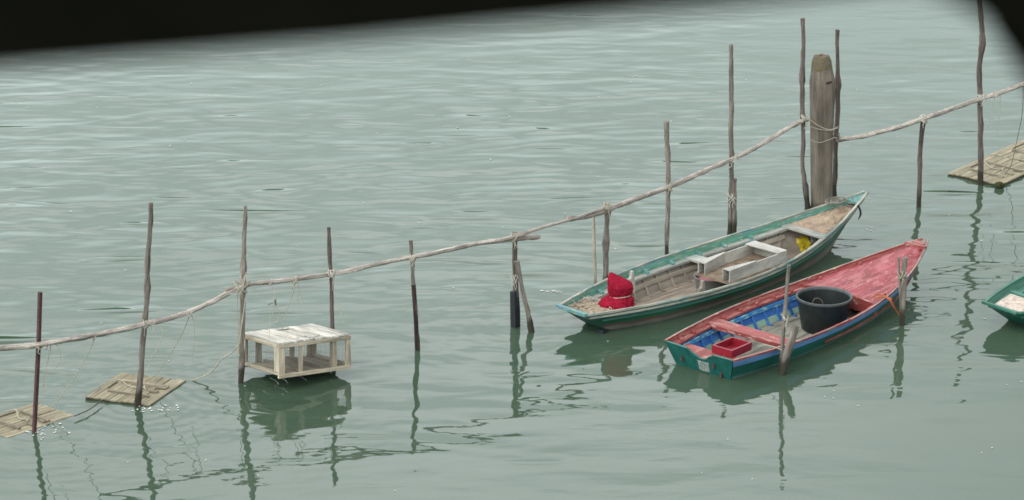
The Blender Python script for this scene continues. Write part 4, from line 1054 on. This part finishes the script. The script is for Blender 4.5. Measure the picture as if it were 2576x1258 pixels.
# grey basin with something red under the trough
c = A.at(1790, 732, -.05)
def lathe(mb, c, prof, n=36, wob=0.0, seed=0, squash=(1, 1)):
    P, T = [], []
    for i, (r, z) in enumerate(prof):
        row, tr_ = [], []
        for j in range(n):
            a = 2 * math.pi * j / n; rr = r * (1 + wob * mnoise.noise(Vector((math.cos(a) * 1.5, math.sin(a) * 1.5, z * 8 + seed))))
            row.append(Vector(c) + Vector((math.cos(a) * rr * squash[0], math.sin(a) * rr * squash[1], z))); tr_.append((math.cos(a) * r, math.sin(a) * r, z))
        P.append(row); T.append(tr_)
    mb.grid(P, T, closeu=True)
bs = A.world_empty("plastic_basin", c, "dark grey basin holding something red, half under the trough", "basin")
mb = MB(); lathe(mb, c, [(0, 0), (.19, 0), (.225, .20), (.24, .205), (.235, .215), (.215, .21), (.18, .02), (0, .02)]); sub(bs, "bowl", mb, 'basin', c)
mb = MB(); lathe(mb, c, [(.20, .15), (.16, .175), (.07, .185), (0, .18)], wob=.2); sub(bs, "red_contents", mb, 'red_plastic', c)
# red cloth bundle (something covered at the stern), tied with cord
def bundle():
    p0 = gp(1551, 772, A.h(.13) - .06); k = pxm(p0)
    root = empty("cloth_bundle", p0, 0, "red cloth bundle tied with pale cord at the stern of the long green boat", "bundle")
    def px(x): return (x - 1551) * k
    # (height in px above the base line, centre px, half width px)
    prof = [(0, 1549, 44), (6, 1549, 45), (14, 1551, 42), (22, 1555, 36), (28, 1559, 30), (31, 1560, 28), (36, 1560, 30), (45, 1560, 33), (54, 1560, 33.5), (62, 1558, 31), (70, 1551, 23.5), (79, 1543, 14), (85, 1538, 7), (88, 1536, 2)]
    rows, tcs = [], []
    n = 40; zs = [q[0] for q in prof]
    fine = np.concatenate([np.arange(0, 87, 1.8), [88]])
    for hpx in fine:
        cx = float(np.interp(hpx, zs, [q[1] for q in prof])); hw = float(np.interp(hpx, zs, [q[2] for q in prof])) * k
        row, tr_ = [], []
        for j in range(n):
            a = 2 * math.pi * j / n; d = Vector((math.cos(a), math.sin(a), 0))
            low = hpx < 30
            f = mnoise.noise(Vector((d.x * 3, d.y * 3, hpx * .06))) * (.10 if low else .05) + mnoise.noise(Vector((d.x * 4, d.y * 4, hpx * (.22 if low else .05) + 7))) * (.10 if low else .035)
            f += .07 * math.sin(a * 10 + 2.2 * mnoise.noise(Vector((d.x * 2, d.y * 2, hpx * .03)))) * math.exp(-abs(hpx - 31) / 11)
            if low: f += .07 * math.sin(a * 7 + hpx * .16 + 2 * mnoise.noise(Vector((d.x * 2, d.y * 2, 1))))
            else: f -= .07 * max(0, .25 - abs(mnoise.noise(Vector((d.x * 1.6, d.y * 1.6, hpx * .022 + 3))))) / .25 * (1 if 40 < hpx < 84 else .3)
            rr = hw * (1 + f)
            row.append((px(cx) + d.x * rr, d.y * rr * .8, hpx * k * 1.04 + (.012 * mnoise.noise(Vector((d.x * 2, d.y * 2, 3))) if low else 0))); tr_.append((px(cx) + d.x * rr, d.y * rr, hpx * k))
        rows.append(row); tcs.append(tr_)
    mb = MB(); mb.grid(rows, tcs, closeu=True); mb.build("cloth_cover", M['cloth'], root, None, True)
    mb = MB(); pts = [(px(1560) + math.cos(a) * 28.5 * k, math.sin(a) * 28.5 * k * .83, (31 + 3 * math.cos(a + .4)) * k) for a in [i * 2 * math.pi / 24 for i in range(25)]]
    mb.tube(pts, 1.2 * k, 6, 0, 1); mb.build("tie_cord", M['rope'], root, None, True)
bundle()

# --- B: red-decked boat
B = Boat(2.217, 32.27, 0.847, 4.755, [0.51, 0.62, 0.68, 0.677, 0.605, 0.473, 0.287, 0.046], (.29, .26, .50), 0.72, 0.14, 0.45, -0.12,
         "red-decked boat with blue inside, teal green transom and a black tub aboard")
B.hull('hullB', 'red', 'blue_in', .05, -.055, 'floor_b')
lowm = MB()
for sg in (1, -1):
    P, T = [], []
    for i in range(41):
        t = .03 + .6 * i / 40; P.append([B.side(t, B.u_at(t, .02 - .07 * k / 4), sg, .0295 + .001) for k in range(5)]); T.append([(k * .02, sg, B.L * t) for k in range(5)])
    lowm.grid(P, T, flip=(sg < 0))
B.part("lower_inner_planking", lowm, 'pale_green', smooth=True)
B.gunwale('red', .03); B.gunwale('rub', .012, over=.012)
B.strip("red_rubbing_strip", 'strip_red', .47, .03, .010, .36, .97)
B.transom('teal_dark', notch=[(-1, 0), (-.40, .006), (-.34, .036), (-.27, .042), (-.22, .085), (-.14, .105), (.04, .11), (.14, .085), (.27, .05), (.36, .012), (1, 0)])
cp = MB(); a = B.side(0, 0, 1)
B.shelf('red', .05, .065, .01, .62, lip=.028); B.knees('red', .05, .065, [.055, .12, .265, .34, .41, .48, .55])
B.ribs('blue_in', .05, -.055, [.06, .10, .145, .19, .235, .28, .33, .38, .43, .48, .53, .57])
B.stringer('stringer_b', lambda t: B.h(t) - .125, .05, .03, .60)
B.deck("stern_deck", 'red', .008, .075, .112, edge=.03, n=6)
B.thwart('red', .222, .22, .03, th=.05)
B.deck("foredeck", 'red_deck', .605, .99, .035, camber=.045, edge=.0)
cb = MB(); t = .60; yy = B.side(t, B.u_at(t, B.h(t) - .035), 1, .03).y; xx = B.L * t; zz = B.h(t) - .035
P = [Vector((xx, yy * v, zz + .045 * (1 - v * v) - .045)) for v in [-1 + i / 10 for i in range(21)]]
cb.sweep(P, [(-.02, -.12), (.02, -.12), (.02, .052), (-.02, .052)]); B.part("foredeck_beam", cb, 'red')
bk = MB(); bk.box((B.L * .72, 0, .07), (.012, 0, 0), (0, B.side(.72, .6, 1).y - .03, 0), (0, 0, .12)); B.part("bulkhead", bk, 'red')
B.knees('red', .03, .07, [.66, .80])
bc = MB(); bc.box((B.L * .955, 0, B.h(.955) + .012), (.022, 0, 0), (0, B.b(.955) + .012, 0), (0, 0, .022), wob=.004); B.part("bow_block", bc, 'red')
bt = MB(); bt.box((B.L * .975, 0, B.h(.975) + .008), (.05, 0, 0), (0, B.b(.985) + .004, 0), (0, 0, .012), wob=.004); B.part("bow_cap", bt, 'red')
# worn white number plate on the transom
mp, nt, bsd = new_mat("flaked_white_plate")
k_ = tc_noise(nt, (26, 60, 34), 1.1, 8, 0.85, 2.5)
nt.links.new(ramp(nt, k_, [(0.47, (0.010, 0.07, 0.058)), (0.54, (0.46, 0.47, 0.42))]), bsd.inputs['Base Color']); bsd.inputs['Roughness'].default_value = .6
pl = MB(); x0 = B.side(0, .35, 1).x - .017
u0, u1 = .33, .66
def tp(v, u): q = B.side(0, u, 1); return Vector((q.x - .016, q.y * v, q.z))
ids = [pl.add(tp(v, u) + Vector((dx, 0, 0)), (v * .5, u * .3, 0)) for dx in (0, .006) for v, u in ((.10, u0), (-.26, u0), (-.26, u1), (.10, u1))]
pl.f += [[0, 1, 2, 3], [7, 6, 5, 4], [0, 4, 5, 1], [1, 5, 6, 2], [2, 6, 7, 3], [3, 7, 4, 0]]
B.part("number_plate", pl, mp)
for v, u in ((.62, .42), (-.42, .36), (-.66, .58)):
    e = MB(); q = tp(v, u); e.box(q, (.012, 0, 0), (0, .012, 0), (0, 0, .035), wob=.004); B.part("rusty_fitting", e, 'rust')
# black tub
tb0 = B.at(2070, 826, -.05); tubh = .43
tub = B.world_empty("black_tub", tb0, "large black plastic tub standing in the red-decked boat", "tub")
mb = MB(); lathe(mb, tb0, [(0, 0), (.255, 0), (.27, .02), (.334, tubh - .03), (.322, tubh - .03), (.26, .03), (0, .028)], 48, .012); sub(tub, "body", mb, 'tub', tb0)
mb = MB(); lathe(mb, tb0, [(.330, tubh - .035), (.348, tubh - .03), (.355, tubh - .012), (.349, tubh + .003), (.334, tubh + .002), (.324, tubh - .012), (.323, tubh - .035)], 48, .012); sub(tub, "rim", mb, 'tub_rim', tb0)
mb = MB(); hp = B.Mi.to_3x3() @ Vector((-.17, -.265, 0)) + tb0 + Vector((0, 0, tubh)); ux = B.Mi.to_3x3() @ Vector((1, 0, 0))
mb.tube([hp + ux * .0, hp + ux * .02 + Vector((0, 0, .05)), hp + ux * .07 + Vector((0, 0, .06)), hp + ux * .115 + Vector((0, 0, .03)), hp + ux * .13 + Vector((0, 0, -.02))], .005, 6, 0, 4); sub(tub, "wire_handle", mb, 'rope_dark', tb0)
# red tray at the stern
tz = B.h(.1) - .115
tc_ = B.at(1841, 878, tz + .03)
tray = B.world_empty("red_tray", (tc_.x, tc_.y, tz), "shallow red plastic tray on the stern of the red-decked boat", "tray")
lx, ly, th_, hh = .185, .15, .012, .085
o = MB(); o.box((0, 0, .006), (lx, 0, 0), (0, ly, 0), (0, 0, .006)); o.build("tray_floor", M['red_plastic'], tray)
for (cx, cy, ax, ay) in ((lx, 0, th_, ly), (-lx, 0, th_, ly), (0, ly - th_, lx - th_, th_), (0, -ly + th_, lx - th_, th_)):
    o = MB(); o.box((cx, cy, hh / 2 + .013), (ax, 0, 0), (0, ay, 0), (0, 0, hh / 2)); o.build("tray_wall", M['red_plastic'], tray)
# orange rope
pts = [((2195.7, 748), .33), ((2203, 743), .345), ((2214, 741), .35), ((2226, 745), .35), ((2238, 752), .335), ((2246, 769), .26), ((2258, 787), .14), ((2271, 805), .045)]
mb = MB(); P = [B.at(*q, z + .015) for q, z in pts]; mb.tube(P, .011, 6, 0, 5)
P2 = [B.at(*q, z + .012) for q, z in (((2199, 752), .32), ((2215, 748), .34), ((2232, 748), .345), ((2244, 753), .33))]; mb.tube(P2, .011, 6, 0, 5)
P3 = [B.at(*q, z + .012) for q, z in (((2208, 739), .33), ((2222, 744), .345), ((2240, 757), .33), ((2252, 776), .22))]; mb.tube(P3, .009, 6, 0, 5)
B.world_thing("orange_mooring_rope", mb, 'rope_orange', P[0], "orange rope tying the red-decked boat to the stake pair by its bow", "rope", True)
rope([(1905, 872), (1925, 868), (1945, 872), (1966, 880)], "pale cord from the red-decked boat's near gunwale to the long thin rod", zs=[.30, .34], w=2.2, mat='rope', group="ropes at the boats", name="mooring_line")
pb = MB(); q = B.at(1905, 757, B.h(.33) - .07); pb.box(q + Vector((0, 0, .012)), (.16, .01, 0), (0, .015, 0), (0, 0, .008)); 
B.world_thing("wood_lath", pb, 'raft', q, "short pale lath lying on the red-decked boat's far side deck", "lath")

# --- C: green boat cut by the right edge
sc_ = 1.06
C = Boat(6.02, 33.72, 0.72, 5.4, [b * sc_ * 1.03 for b in [0.24, 0.485, 0.635, 0.684, 0.623, 0.467, 0.257, 0.029]], (.31, .28, .6), 0.66, 0.62, 0.55, -0.13,
         "green boat cut by the right edge, pale debris on its stern deck")
C.hull('hullC', 'green_dull', 'green_dull', .085, -.055, 'grey_floor')
C.gunwale('green_dull', .035); C.strip("rubbing_strake", 'hullC', .16, .026, .012, 0, .99)
C.transom('hullC'); sp = C.side(0, 0, 1)
tr = MB(); tr.bar((sp.x - .01, sp.y + .01, sp.z + .012), (sp.x - .01, -sp.y - .01, sp.z + .012), .05, .03, wob=.003); C.part("transom_cap", tr, 'green_dull')
C.shelf('green_dull', .085, .11, .13, .8); C.deck("stern_deck", 'green_dull', .006, .13, .06, edge=.03, n=8)
C.thwart('green_dull', .14, .08, .05, name="stern_beam"); C.thwart('green_dull', .3, .2, .08); C.ribs('green_dull', .085, -.055, [.2, .25, .3, .35, .4])
C.deck("burlap_sheet", plain("pale_debris", (0.48, 0.40, 0.34), .9, .4, .1, (16, 16, 16), .01), .02, .115, .045, lump=.02, seed=9.1, n=20, thing=((C.L * .06, 0, C.h(.06) - .06), "crumpled pale pinkish sacking on the stern of the boat at the right edge", "sacking"), trim=.85)

make_water((A, B, C))

# ------------------------------------------------------------------ far bank (beyond the top of the frame, mirrored in the steeper ripples)
def bank():
    mb = MB(); P, T = [], []
    for i in range(161):
        a = math.radians(-75 + 150 * i / 160); d = 190 + 25 * mnoise.noise(Vector((i * .05, 3, 1)))
        hh = 7 + 4 * mnoise.noise(Vector((i * .09, 0, 5))) + 4 * mnoise.noise(Vector((i * .4, 0, 8)))
        row = []
        for k, (dd, z) in enumerate(((0, -1), (2, .35 * hh), (7, .75 * hh), (16, hh), (45, .9 * hh), (60, -1))):
            row.append((math.sin(a) * (d + dd), math.cos(a) * (d + dd), z + (1.2 * mnoise.noise(Vector((i * .8, k, 2))) if 0 < k < 5 else 0)))
        P.append(row); T.append([(i * 1.5, k * 3, 0) for k in range(6)])
    mb.grid(P, T)
    o = mb.build("hills", plain("wooded_bank", (0.05, 0.085, 0.045), .95, .5, .05, (.3, .3, .3), .3), smooth=True); o['kind'] = 'structure'
bank()
# ------------------------------------------------------------------ floating flecks
def flecks():
    rg = random.Random(21); mb = MB()
    spots = [(rg.uniform(0, 2576), rg.uniform(170, 1240), rg.uniform(1.0, 2.4)) for _ in range(70)]
    for cx, cy, n, sx, sy in ((110, 1085, 26, 60, 14), (400, 1030, 22, 60, 9), (345, 1030, 8, 25, 6), (1385, 733, 10, 25, 3), (2190, 577, 5, 20, 5), (2010, 770, 4, 60, 20)):
        spots += [(rg.gauss(cx, sx * .6), rg.gauss(cy, sy * .6), rg.uniform(1.2, 3.2)) for _ in range(n)]
    for x, y, s_ in spots:
        p = gp(x, y, .004); k = pxm(p); a0 = rg.uniform(0, 6)
        ids = [mb.add(p + Vector((math.cos(a) * s_ * k * rg.uniform(.8, 1.6), math.sin(a) * s_ * k * rg.uniform(.6, 1.6), rg.uniform(0, .004))), (a, x, y)) for a in [a0 + i * 1.2566 for i in range(5)]]
        c = mb.add(p + Vector((0, 0, .008)), (0, x, y))
        for i in range(5): mb.f.append([ids[i], ids[(i + 1) % 5], c])
    o = mb.build("foam_flecks", plain("white_foam", (0.6, 0.6, 0.56), .8, .3, .2))
    tag(o, "small white flecks of foam and scraps scattered over the water", "foam", None, 'stuff')
flecks()
